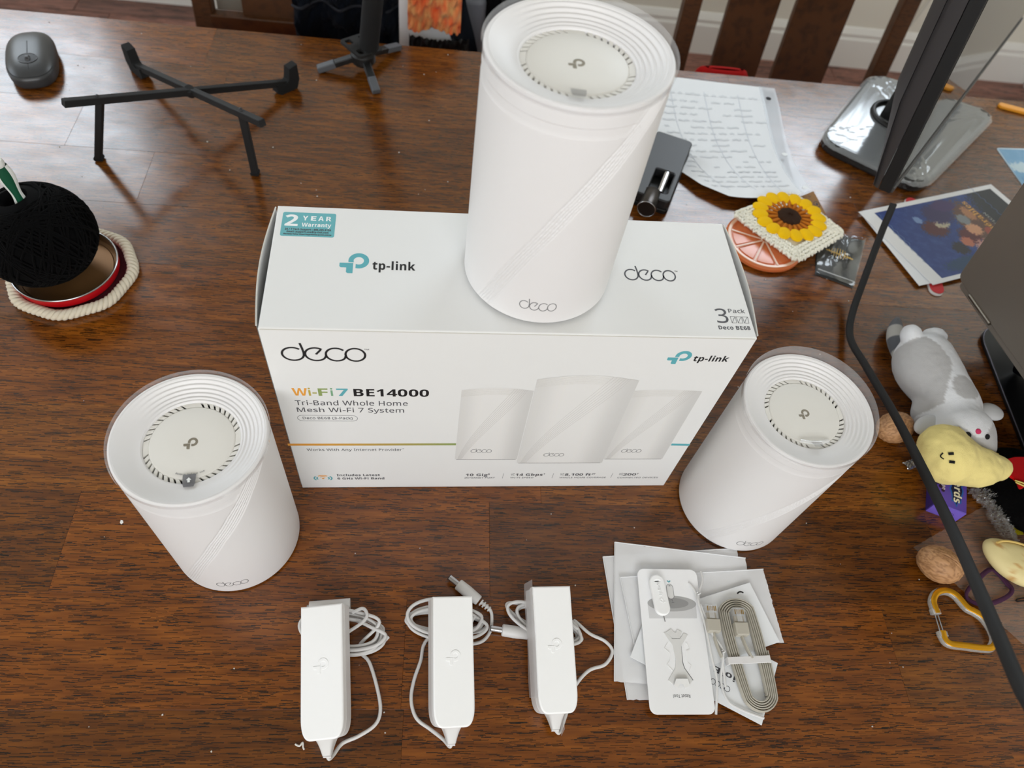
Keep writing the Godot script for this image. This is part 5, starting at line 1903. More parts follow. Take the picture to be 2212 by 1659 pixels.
func monitor_corner() -> void:
	var a := Vector3(0.53151, 0.09, -0.66875)
	var d := Vector3(0.64026, 0, -0.76815)
	var t := Vector3(-0.09718, 0.99197, -0.08100)
	var n := d.cross(t).normalized()
	if n.x < 0.0:
		n = -n
	var c := Vector3(0.685, 0, -0.905)
	var m := thing("monitor", "black desktop monitor seen past its edge, glossy screen turned away, film still on its foot", "monitor", c)
	var F := Transform3D(Basis(d, t, d.cross(t).normalized()), a - c)
	var zs := signf(d.cross(t).dot(n))
	var W := 0.56
	var H := 0.34
	var add := func(called: String, mesh: Mesh, mt: Material, at: Vector3):
		var o := put(called, mesh, mt, m)
		o.transform = F * Transform3D(Basis(), at)
		return o
	# in the panel's own axes: x along the bottom edge, y up, z out of the screen
	add.call("bezel", slab(W, H, 0.0145, 0.0012), M.black_plastic, Vector3(W / 2, H / 2, -0.00725 * zs))
	add.call("screen", slab(W - 0.012, H - 0.020, 0.0008, 0.0), mat(Color(0.012, 0.012, 0.013), 0.04, 0.0, 0.85), Vector3(W / 2, H / 2 + 0.004, 0.0002 * zs))
	add.call("bottom_lip", slab(W - 0.004, 0.0065, 0.0030, 0.0008), mat(Color(0.26, 0.25, 0.24), 0.4), Vector3(W / 2, 0.0040, 0.0008 * zs))
	var shell := surf(24, 16, func(u: float, v: float):
		# back shell, deeper towards the middle
		var e := clampf(minf(u, 1.0 - u) * 9.0, 0.0, 1.0)
		var f := clampf(v * 3.2, 0.0, 1.0)
		return Vector3(u * W, v * H, -(0.0155 + (0.010 + 0.034 * f) * sqrt(e + 0.0) * 0.5 + (0.010 + 0.020 * f) * 0.6) * zs), false, zs > 0)
	add.call("back_shell", shell, mat(Color(0.20, 0.188, 0.192), 0.55), Vector3.ZERO)
	var side := surf(2, 16, func(u: float, v: float):
		var f := clampf(v * 3.2, 0.0, 1.0)
		return Vector3(0.0008 + 0.0030 * u * u, v * H, -lerpf(0.0150, 0.0155 + (0.010 + 0.020 * f) * 0.6, u) * zs), false, zs > 0)
	add.call("side_shell", side, mat(Color(0.20, 0.188, 0.192), 0.55), Vector3.ZERO)
	var foot := rounded(PackedVector2Array([Vector2(0.528, -0.862) - Vector2(c.x, c.z), Vector2(0.668, -1.044) - Vector2(c.x, c.z), Vector2(0.846, -0.962) - Vector2(c.x, c.z), Vector2(0.655, -0.772) - Vector2(c.x, c.z)]), 0.034, 8)
	put("foot", ext(foot, 0.0, 0.0185, 0.005, [], 4), mat(Color(0.17, 0.175, 0.18), 0.14, 0.35, 0.8), m)
	var nz := noise(17, 30.0, 3)
	var fl := inset(foot if area2(foot) > 0 else reversed(foot), -0.0035)
	var cen := Vector2.ZERO
	for q in fl:
		cen += q / fl.size()
	put("protective_film", surf(72, 14, func(u: float, v: float):
		var k := u * fl.size()
		var q := fl[int(k) % fl.size()].lerp(fl[(int(k) + 1) % fl.size()], k - floor(k))
		var p := cen.lerp(q, sqrt(v) * (1.0 + 0.012 * nz.get_noise_1d(u * 40.0) * v))
		return Vector3(p.x, 0.0196 + 0.0016 * v * nz.get_noise_2d(p.x * 3.0, p.y * 3.0) - 0.006 * pow(v, 14.0), p.y), true, true), clear(Color(0.9, 0.92, 0.93), 0.22, 0.1), m)
	put("neck", joined([[ext(rrect(0.05, 0.03, 0.01), 0.016, 0.26, 0.003), Transform3D(Basis(Vector3.UP, -atan2(d.z, d.x)), Vector3(-0.020, 0, -0.030))]]), M.black_plastic, m)
	put("neck_ring", tube(soft(circle_pts(0.034, 24, 0.021), 2, true), 0.004, 8, true), M.black_plastic, m, Vector3(-0.020, 0, -0.022))
	# power lead: drops to the table, then rises across the plush toys towards the photographer
	var w := [Vector3(0.5345, 0.086, -0.6560), Vector3(0.5320, 0.076, -0.6480), Vector3(0.5276, 0.060, -0.6353), Vector3(0.5068, 0.030, -0.5863), Vector3(0.4869, 0.0125, -0.5426), Vector3(0.4754, 0.0110, -0.5075), Vector3(0.4678, 0.030, -0.4552), Vector3(0.4460, 0.075, -0.3619), Vector3(0.3985, 0.145, -0.2610), Vector3(0.3697, 0.187, -0.1951), Vector3(0.3310, 0.238, -0.1290), Vector3(0.3050, 0.272, -0.0760), Vector3(0.285, 0.30, -0.030), Vector3(0.27, 0.27, 0.06), Vector3(0.27, 0.10, 0.10), Vector3(0.27, -0.2, 0.11)]
	single("monitor_lead", tube(soft(w, 10), 0.0041, 12), M.black_matte, "thick black power lead dropping from the monitor corner and rising across the plush toys", "cable")
	laptop()


func slab(w: float, h: float, th: float, bev: float) -> ArrayMesh:
	# upright plate centred on the origin, thickness along z
	var m := ext(rect2(-w / 2, -h / 2, w / 2, h / 2), -th / 2, th / 2, bev)
	return joined([[m, Transform3D(Basis(Vector3(1, 0, 0), Vector3(0, 0, 1), Vector3(0, -1, 0)), Vector3.ZERO)]])


func reversed(p: PackedVector2Array) -> PackedVector2Array:
	var q := p.duplicate()
	q.reverse()
	return q


func laptop() -> void:
	var c := Vector3(0.5609, 0.10, -0.5292)
	var e2 := Vector3(0.18757, 0, 0.98225)
	var e1 := Vector3(-0.1745, 0.9842, 0.0332)
	e1 = (e1 - e2 * e1.dot(e2)).normalized()
	var n := e2.cross(e1).normalized()
	var o := thing("laptop", "space-grey laptop standing open on the black stand, outside of its lid showing", "laptop", Vector3(0.60, 0.0935, -0.40))
	var at := Vector3(0.60, 0.0935, -0.40)
	var grey := mat(Color(0.44, 0.41, 0.375), 0.45, 0.25)
	var lid := rounded(PackedVector2Array([Vector2(0, 0), Vector2(0.305, 0), Vector2(0.305, -0.212), Vector2(0, -0.212)]), 0.009, 5)
	var l := put("lid", ext(lid, -0.0022, 0.0022, 0.0008), grey, o)
	l.transform = Transform3D(Basis(e2, n, e2.cross(n)), c - at)
	var in_ := put("screen", ext(rounded(PackedVector2Array([Vector2(0.006, -0.010), Vector2(0.299, -0.010), Vector2(0.299, -0.206), Vector2(0.006, -0.206)]), 0.004, 3), -0.0004, 0.0004, 0.0), mat(Color(0.02, 0.02, 0.02), 0.1), o)
	var side := -1.0 if n.x < 0.0 else 1.0
	in_.transform = Transform3D(Basis(e2, n, e2.cross(n)), c - at + n * (0.0024 * (1.0 if n.x > 0.0 else -1.0)))
	var out := Vector3(e2.z, 0, -e2.x)
	var base := put("base", ext(rounded(PackedVector2Array([Vector2(0, 0), Vector2(0.305, 0), Vector2(0.305, 0.215), Vector2(0, 0.215)]), 0.009, 5), -0.0125, -0.0015, 0.0012), grey, o)
	base.transform = Transform3D(Basis(e2, Vector3.UP, out), c - at + out * 0.005) if e2.cross(Vector3.UP).dot(out) > 0.0 else Transform3D(Basis(-e2, Vector3.UP, out), c - at + out * 0.005 + e2 * 0.305)
	put("hinge", tube(PackedVector3Array([c + e2 * 0.0255 - at + Vector3(-0.0016, -0.0010, 0), c + e2 * 0.0645 - at + Vector3(-0.0016, -0.0010, 0)]), 0.0027, 12), mat(Color(0.45, 0.42, 0.38), 0.3, 0.9), o)
	put("hinge", tube(PackedVector3Array([c + e2 * 0.240 - at + Vector3(-0.0016, -0.0010, 0), c + e2 * 0.280 - at + Vector3(-0.0016, -0.0010, 0)]), 0.0027, 12), mat(Color(0.45, 0.42, 0.38), 0.3, 0.9), o)
	# black stand under it
	var s := thing("laptop_stand", "heavy black metal laptop stand with a rounded base plate and barrel hinge", "laptop stand", Vector3(0.76, 0, -0.42), -0.075)
	put("base_plate", ext(rrect(0.235, 0.235, 0.030, 8), 0.0, 0.0055, 0.0016, [], 3), mat(Color(0.045, 0.047, 0.055), 0.35, 0.4), s)
	var edge := []
	for q in rrect(0.2335, 0.2335, 0.030, 8):
		edge.append(Vector3(q.x, 0.0050, q.y))
	put("plate_edge", tube(PackedVector3Array(edge), 0.0008, 6, true), mat(Color(0.36, 0.35, 0.38), 0.3, 0.9), s)
	var bar_m := mat(Color(0.13, 0.13, 0.14), 0.32, 0.8)
	var hg := put("barrel_hinge", lathe([Vector2(0, 0), Vector2(0.0145, 0), Vector2(0.0155, 0.001), Vector2(0.0155, 0.009), Vector2(0.0150, 0.0095), Vector2(0.0155, 0.010), Vector2(0.0155, 0.033), Vector2(0.0150, 0.0335), Vector2(0.0155, 0.034), Vector2(0.0155, 0.040), Vector2(0.0135, 0.042), Vector2(0.0120, 0.0405), Vector2(0, 0.0405)], 40), bar_m, s, Vector3(-0.094, 0.0215, -0.052))
	hg.rotation = Vector3(1.25, 0.55, 0)
	put_bar("arm", Vector3(-0.085, 0.020, -0.035), Vector3(0.06, 0.048, -0.035), 0.045, 0.006, bar_m, s, 0.0015)
	put_bar("arm", Vector3(0.06, 0.048, -0.035), Vector3(-0.06, 0.078, -0.035), 0.045, 0.006, bar_m, s, 0.0015)
	put("tray", ext(rrect(0.16, 0.19, 0.02, 6), 0.0785, 0.0830, 0.001, [], 2), mat(Color(0.05, 0.05, 0.055), 0.4, 0.4), s, Vector3(-0.03, 0, -0.01))


# ======================================================== flat and small printed things on the near right
func blotches(w: int, h: int, base: Color, list: Array) -> ImageTexture:
	# soft blots of colour: [x, y, rx, ry, colour] in parts of the picture
	var im := Image.create_empty(w, h, false, Image.FORMAT_RGB8)
	var n := noise(33, 0.05, 3)
	for y in h:
		for x in w:
			var u := float(x) / w
			var v := float(y) / h
			var c := base.lightened(0.10 * clampf(n.get_noise_2d(x * 0.6, y * 0.6) + 0.2, 0, 1))
			for b in list:
				var q := Vector2((u - b[0]) / b[2], (v - b[1]) / b[3]).length() + 0.35 * n.get_noise_2d(x * 2.0 + b[0] * 300.0, y * 2.0)
				c = c.lerp(b[4], 1.0 - smoothstep(0.75, 1.05, q))
			im.set_pixel(x, y, c)
	return ImageTexture.create_from_image(im)


func printed_things() -> void:
	# leaflet with a white margin
	var Xv := Vector3(-0.443, 0, -0.896).normalized()
	var Yv := Vector3(-0.945, 0, 0.328)
	Yv = (Yv - Xv * Yv.dot(Xv) * 0.5).normalized()
	var B := Vector3(0.6166, 0, -0.6049)
	var T := Vector3(0.7791, 0, -0.8076)
	var Lc := Vector3(0.5548, 0, -0.7298)
	var Rc := T + B - Lc
	var flat := func(p: Vector3) -> Vector2: return Vector2(p.x, p.z)
	var at := Vector3(0.6979, 0, -0.7063)
	var o := thing("theatre_leaflet", "glossy blue theatre leaflet with a white margin and gold title, tucked under the laptop", "leaflet", at)
	put("sheet", ext(PackedVector2Array([flat.call(Lc - at), flat.call(T - at), flat.call(Rc - at), flat.call(B - at)]), 0.0050, 0.0056, 0.0), mat(Color(0.88, 0.88, 0.88), 0.35), o)
	# print: u from the margin at B towards L, v from the top of the sheet to its foot
	var tex := blotches(300, 460, Color(0.07, 0.19, 0.46), [
		[0.5, 0.92, 0.75, 0.22, Color(0.05, 0.055, 0.06)], [0.55, 0.62, 0.42, 0.13, Color(0.36, 0.23, 0.15)], [0.10, 0.30, 0.10, 0.22, Color(0.06, 0.22, 0.36)],
		[0.62, 0.30, 0.13, 0.10, Color(0.30, 0.06, 0.07)], [0.66, 0.38, 0.07, 0.06, Color(0.70, 0.66, 0.55)], [0.80, 0.42, 0.16, 0.12, Color(0.16, 0.10, 0.30)], [0.90, 0.52, 0.10, 0.10, Color(0.22, 0.13, 0.34)],
		[0.42, 0.48, 0.14, 0.08, Color(0.33, 0.07, 0.06)], [0.36, 0.42, 0.08, 0.05, Color(0.72, 0.42, 0.30)], [0.50, 0.56, 0.10, 0.06, Color(0.80, 0.58, 0.42)], [0.22, 0.52, 0.14, 0.09, Color(0.75, 0.55, 0.50)],
		[0.16, 0.60, 0.12, 0.05, Color(0.80, 0.47, 0.12)], [0.30, 0.33, 0.10, 0.06, Color(0.10, 0.07, 0.10)], [0.66, 0.56, 0.09, 0.05, Color(0.48, 0.50, 0.50)], [0.72, 0.64, 0.12, 0.04, Color(0.66, 0.45, 0.28)],
		[0.40, 0.66, 0.10, 0.05, Color(0.60, 0.26, 0.16)], [0.78, 0.24, 0.06, 0.03, Color(0.45, 0.55, 0.72)]])
	var pm := mat(Color.WHITE, 0.5)
	pm.albedo_texture = tex
	put("picture", surf(2, 2, func(u: float, v: float):
		var a := B.lerp(Lc, 0.045 + 0.90 * u)
		var b := Rc.lerp(T, 0.045 + 0.90 * u)
		var p := a.lerp(b, 0.085 + 0.875 * v)
		return Vector3(p.x - at.x, 0.00565, p.z - at.z), false, true), pm, o)
	var gold := mat(Color(0.80, 0.58, 0.22), 0.4)
	var X := Transform3D(Basis(Xv, Yv, Vector3.UP), Vector3.ZERO)
	var place := func(p: Vector3) -> Transform3D: return Transform3D(X.basis, p - at + Vector3(0, 0.00568, 0))
	write(o, "sérables", 0, 0, 0.058, 0.0092, gold, place.call(Vector3(0.7485, 0, -0.7150)), true, "Droid Serif")
	write(o, "EDITION", 0, 0, 0.044, 0.0040, mat(Color(0.66, 0.65, 0.60), 0.4), place.call(Vector3(0.7640, 0, -0.7080)), false, "Droid Serif")
	for k in 3:
		var s := PackedVector2Array()
		for i in 22:
			s.append(Vector2(0.0030 * i + 0.0012 * sin(i * 2.1 + k), 0.0016 * sin(i * 1.7 + k * 2.0)))
		var base: Vector3 = [Vector3(0.6205, 0, -0.6420), Vector3(0.6100, 0, -0.6720), Vector3(0.7690, 0, -0.7420)][k]
		put("ink_scribble", ribbon([s], 0.0005, func(p: Vector2, h: float) -> Vector3: return base - at + Xv * p.x + Yv * p.y + Vector3(0, 0.00566 + h, 0)), mat(Color(0.36, 0.46, 0.62), 0.4), o)
	var under := thing("white_envelope", "plain white folded sheet lying under the blue theatre leaflet", "paper", at)
	put("sheet", ext(PackedVector2Array([flat.call(Lc - at + Vector3(0.004, 0, 0.002)), flat.call(T - at + Vector3(-0.03, 0, 0.015)), flat.call(Rc - at + Vector3(-0.05, 0, 0.02)), flat.call(Vector3(0.5985, 0, -0.6035) - at)]), 0.0036, 0.0044, 0.0), M.paper, under)
	var nf := thing("nail_file", "red rounded nail file with a white back, its two ends sticking out under the leaflet", "nail file", Vector3(0.6335, 0, -0.6815), atan2(-0.0225, 0.165))
	put("backing", ext(rrect(0.0180, 0.179, 0.0088, 8), 0.0, 0.0020, 0.0004), mat(Color(0.86, 0.84, 0.83), 0.6), nf, Vector3(-0.0015, 0, 0.002))
	put("grit_face", ext(rrect(0.0178, 0.177, 0.0088, 8), 0.0021, 0.0032, 0.0004), mat(Color(0.78, 0.16, 0.18), 0.7), nf)
	# picture card and orange strip by the edge
	var sky := blotches(200, 140, Color(0.42, 0.62, 0.76), [[0.25, 0.35, 0.30, 0.12, Color(0.74, 0.82, 0.85)], [0.6, 0.55, 0.35, 0.10, Color(0.70, 0.79, 0.83)], [0.35, 0.75, 0.3, 0.07, Color(0.78, 0.84, 0.84)], [0.75, 0.25, 0.16, 0.08, Color(0.30, 0.50, 0.68)], [0.15, 0.6, 0.12, 0.1, Color(0.36, 0.57, 0.73)], [0.8, 0.85, 0.3, 0.08, Color(0.72, 0.80, 0.83)]])
	var sm := mat(Color.WHITE, 0.4)
	sm.albedo_texture = sky
	var card := thing("picture_card", "pale blue cloud-patterned card with rounded corners beyond the leaflet", "card", Vector3(0.8740, 0, -0.8590), 0.06)
	put("sheet", ext(rounded(PackedVector2Array([Vector2(-0.0430, -0.0430), Vector2(0.07, -0.045), Vector2(0.09, 0.095), Vector2(-0.040, 0.078)]), 0.006, 5), 0.0, 0.0008, 0.0), mat(Color(0.75, 0.83, 0.88), 0.5), card)
	put("picture", surf(2, 2, func(u: float, v: float): return Vector3(lerpf(-0.0405, lerpf(0.066, 0.084, v), u) , 0.0009, lerpf(-0.0405, lerpf(0.073, 0.089, u), v)), false, true), sm, card)
	single("hair_clip", ext(rounded(poly([-0.030, -0.006, 0.03, -0.006, 0.034, 0.0, 0.03, 0.006, -0.030, 0.006, -0.034, 0.0]), 0.002, 3), 0.0, 0.005, 0.0015), mat(Color(0.90, 0.60, 0.14), 0.45), "orange toothed hair clip near the far table edge beyond the monitor foot", "hair clip", Vector3(0.9085, 0, -0.9985), Vector3(0, -0.30, 0))
	sunflower()
	# kraft tag peeping out from under the sunflower square
	var tg := thing("kraft_tag", "brown kraft paper tag with a printed ring, peeping out beyond the sunflower square", "tag", Vector3(0.497, 0.0, -0.7480), 0.0)
	put("paper", ext(PackedVector2Array([Vector2(-0.014, -0.010), Vector2(0.0075, -0.0225), Vector2(0.0135, 0.021), Vector2(-0.008, 0.024)]), 0.0, 0.0006, 0.0), mat(Color(0.62, 0.46, 0.29), 0.9), tg)
	put("ring_print", ribbon([arc(Vector2(0.0055, -0.0035), 0.0042, 0.0052, 0, 360, 22)], 0.0009, func(p: Vector2, h: float) -> Vector3: return Vector3(p.x, 0.0006 + h, -p.y)), M.black_ink, tg)
	put("ring_print", ext(ellipse(0.0016, 0.0024, 14, Vector2(0.0055, 0.0035)), 0.0006, 0.0008), M.black_ink, tg)
	put("mark_print", ribbon([PackedVector2Array([Vector2(-0.003, 0.0125), Vector2(-0.001, 0.0095), Vector2(0.0005, 0.0120)])], 0.0008, func(p: Vector2, h: float) -> Vector3: return Vector3(p.x, 0.0006 + h, -p.y)), M.black_ink, tg)
	jewel_bag()


func sunflower() -> void:
	# orange-slice coaster below
	var c := thing("orange_coaster", "translucent coaster made like an orange slice, half hidden under the sunflower square", "coaster", Vector3(0.4074, 0, -0.6619))
	var om := mat(Color(0.86, 0.46, 0.26), 0.22)
	om.subsurf_scatter_enabled = true
	om.subsurf_scatter_strength = 0.25
	put("rind", lathe([Vector2(0, 0.0), Vector2(0.047, 0.0), Vector2(0.0498, 0.0025), Vector2(0.0498, 0.0062), Vector2(0.0475, 0.0085), Vector2(0.0455, 0.0078), Vector2(0, 0.0078)], 72), om, c)
	put("pith", lathe([Vector2(0.0475, 0.0086), Vector2(0.0470, 0.0090), Vector2(0.0440, 0.0088), Vector2(0.0435, 0.0080)], 72), mat(Color(0.90, 0.72, 0.60), 0.25), c)
	var seg := PackedVector2Array()
	var pulp := mat(Color(0.84, 0.42, 0.20), 0.16)
	for k in 9:
		var a0 := TAU * k / 9.0 + 0.06
		var a1 := TAU * (k + 1) / 9.0 - 0.06
		var p := PackedVector2Array([Vector2(0.004 * cos((a0 + a1) / 2), 0.004 * sin((a0 + a1) / 2))])
		for i in 7:
			var a := lerpf(a0, a1, i / 6.0)
			p.append(Vector2(0.0415 * cos(a), 0.0415 * sin(a)))
		put("segment", ext(rounded(p, 0.0015, 2), 0.0074, 0.0086, 0.0006, [], 2), pulp, c)
	for k in 9:
		var a := TAU * k / 9.0
		put_bar("membrane", Vector3(0.003 * cos(a), 0.0079, 0.003 * sin(a)), Vector3(0.043 * cos(a), 0.0079, 0.043 * sin(a)), 0.0022, 0.0012, mat(Color(0.92, 0.78, 0.68), 0.3), c, 0.0002)
	# crocheted square: rows of stitches
	var s := thing("crochet_square", "cream crocheted square with a yellow and brown sunflower, lying on the orange coaster", "crochet square", Vector3(0.4445, 0.0088, -0.6915), 0.0)
	var cm := noisy(cloth(Color(0.98, 0.965, 0.90), 0.5), 0.18, 0.05, 22.0)
	# corners found on the table, seen from its middle
	var corners := [Vector2(-0.077, -0.0080), Vector2(0.018, -0.0585), Vector2(0.074, 0.0150), Vector2(-0.007, 0.0720)]
	var ground := rounded(PackedVector2Array(corners), 0.012, 5)
	put("ground", ext(inset(ground if area2(ground) > 0 else reversed(ground), 0.003), 0.0, 0.0045, 0.002, [], 2), cm, s)
	for row in 4:
		var ring := rounded(PackedVector2Array(corners), 0.014, 6)
		if area2(ring) < 0:
			ring = reversed(ring)
		ring = inset(ring, 0.002 + row * 0.0052)
		var dense := []
		for i in ring.size():
			dense.append(Vector3(ring[i].x, 0, ring[i].y))
		var path := PackedVector3Array()
		var sm := soft(dense, 3, true)
		# even steps
		var total := 0.0
		for i in sm.size():
			total += sm[i].distance_to(sm[(i + 1) % sm.size()])
		var stepn := int(total / 0.0012)
		var k := 0
		var left := 0.0
		var cur := sm[0]
		for i in stepn:
			var want := total / stepn
			while want > 1e-9:
				var nx := sm[(k + 1) % sm.size()]
				var dd := cur.distance_to(nx)
				if dd > want:
					cur = cur.lerp(nx, want / dd)
					want = 0.0
				else:
					want -= dd
					cur = nx
					k += 1
			var inward := (Vector3(0, 0, 0) - cur).normalized()
			var ph := i * 1.15 + row
			path.append(cur + inward * 0.0024 * sin(ph) + Vector3(0, 0.0056 + 0.0016 * cos(ph * 2.0), 0))
		put("stitch_round", tube(path, 0.0020, 5, true), cm, s)
	var fc := Vector2(0.0007, -0.0072)
	var ym := noisy(cloth(Color(0.96, 0.76, 0.08), 0.3), 0.18, 0.05, 22.0)
	var tm := cloth(Color(0.72, 0.42, 0.12), 0.3)
	var petal := surf(16, 12, func(u: float, v: float):
		var a := -TAU * u
		var r := sin(v * PI)
		return Vector3(cos(a) * 0.0089 * r, 0.0036 * sin(a) * r + 0.0034, -0.0108 * cos(v * PI)), true)
	var lobe := surf(10, 10, func(u: float, v: float):
		var a := -TAU * u
		var r := sin(v * PI)
		return Vector3(cos(a) * 0.0022 * r, 0.0016 * sin(a) * r + 0.0016, -0.0095 * cos(v * PI)), true)
	for k in 16:
		var a := TAU * k / 16.0
		var p := put("yellow_petal", petal, ym, s, Vector3(fc.x + 0.0360 * sin(a) * 1.08, 0.0050, fc.y + 0.0345 * cos(a)), Vector3(0, a, 0))
	for k in 20:
		var a := TAU * k / 20.0 + 0.1
		put("brown_petal", lobe, tm, s, Vector3(fc.x + 0.0255 * sin(a), 0.0072, fc.y + 0.0250 * cos(a)), Vector3(0, a, 0))
	put("petal_base", lathe([Vector2(0.036, 0.0040), Vector2(0.034, 0.0068), Vector2(0.012, 0.0080), Vector2(0, 0.0082)], 32), tm, s, Vector3(fc.x, 0, fc.y))
	var hm := noisy(cloth(Color(0.23, 0.15, 0.10), 0.3), 0.2, 0.15, 30.0)
	put("flower_heart", surf(32, 10, func(u: float, v: float):
		var a := -TAU * u
		var r := 0.0155 * cos(v * PI / 2) * (1.0 + 0.04 * sin(a * 9.0 + v * 5.0))
		return Vector3(cos(a) * r, 0.0078 + 0.0042 * sin(v * PI / 2) + 0.0006 * sin(a * 11.0) * cos(v * 7.0), sin(a) * r), true), hm, s, Vector3(fc.x, 0, fc.y))


func jewel_bag() -> void:
	var z := thing("zip_bag", "small dark clear zip bag with a gold brooch inside, beside the sunflower square", "zip bag", Vector3(0.511, 0, -0.6450))
	var q := [[0.4885, -0.6930], [0.5515, -0.6810], [0.5095, -0.5950], [0.4655, -0.6150]]
	for k in q.size():
		q[k] = [q[k][0] - 0.511, q[k][1] + 0.645]
	put("backing", sheet(q, 24, 24, 41, 0.0008, 0.0006), mat(Color(0.085, 0.08, 0.078), 0.4), z)
	put("film", sheet(q, 30, 30, 43, 0.0022, 0.0048), clear(Color(0.85, 0.86, 0.84), 0.05, 0.1), z)
	put("zip_strip", tube(PackedVector3Array([Vector3(q[3][0] + 0.004, 0.0045, q[3][1] - 0.006), Vector3(q[2][0] + 0.002, 0.0045, q[2][1] - 0.008)]), 0.0007, 6), mat(Color(0.75, 0.76, 0.76), 0.2), z)
	var b := thing("gold_brooch", "leaf-shaped gold brooch with pale stones inside the small zip bag", "brooch", Vector3(0.5065, 0.0026, -0.6510), -0.45)
	for k in 9:
		var t := (k - 4) / 4.0
		put("leaf_rib", tube(soft([Vector3(t * 0.013, 0, -0.008 * (1.0 - t * t) - 0.002), Vector3(t * 0.014, 0.0012, 0.0), Vector3(t * 0.012, 0, 0.008 * (1.0 - t * t) + 0.001)], 4), 0.0007, 6), M.gold_metal, b)
	put("stem", tube(soft([Vector3(-0.017, 0, 0.0), Vector3(0, 0.001, 0.0015), Vector3(0.018, 0, 0.0)], 5), 0.0009, 6), M.gold_metal, b)
	for e in [Vector3(0.004, 0.0016, 0.002), Vector3(0.009, 0.0014, -0.003)]:
		put("stone", lathe([Vector2(0, 0), Vector2(0.0019, 0.0004), Vector2(0.0014, 0.0013), Vector2(0, 0.0016)], 8, 10), mat(Color(0.92, 0.92, 0.88), 0.08), b, e)


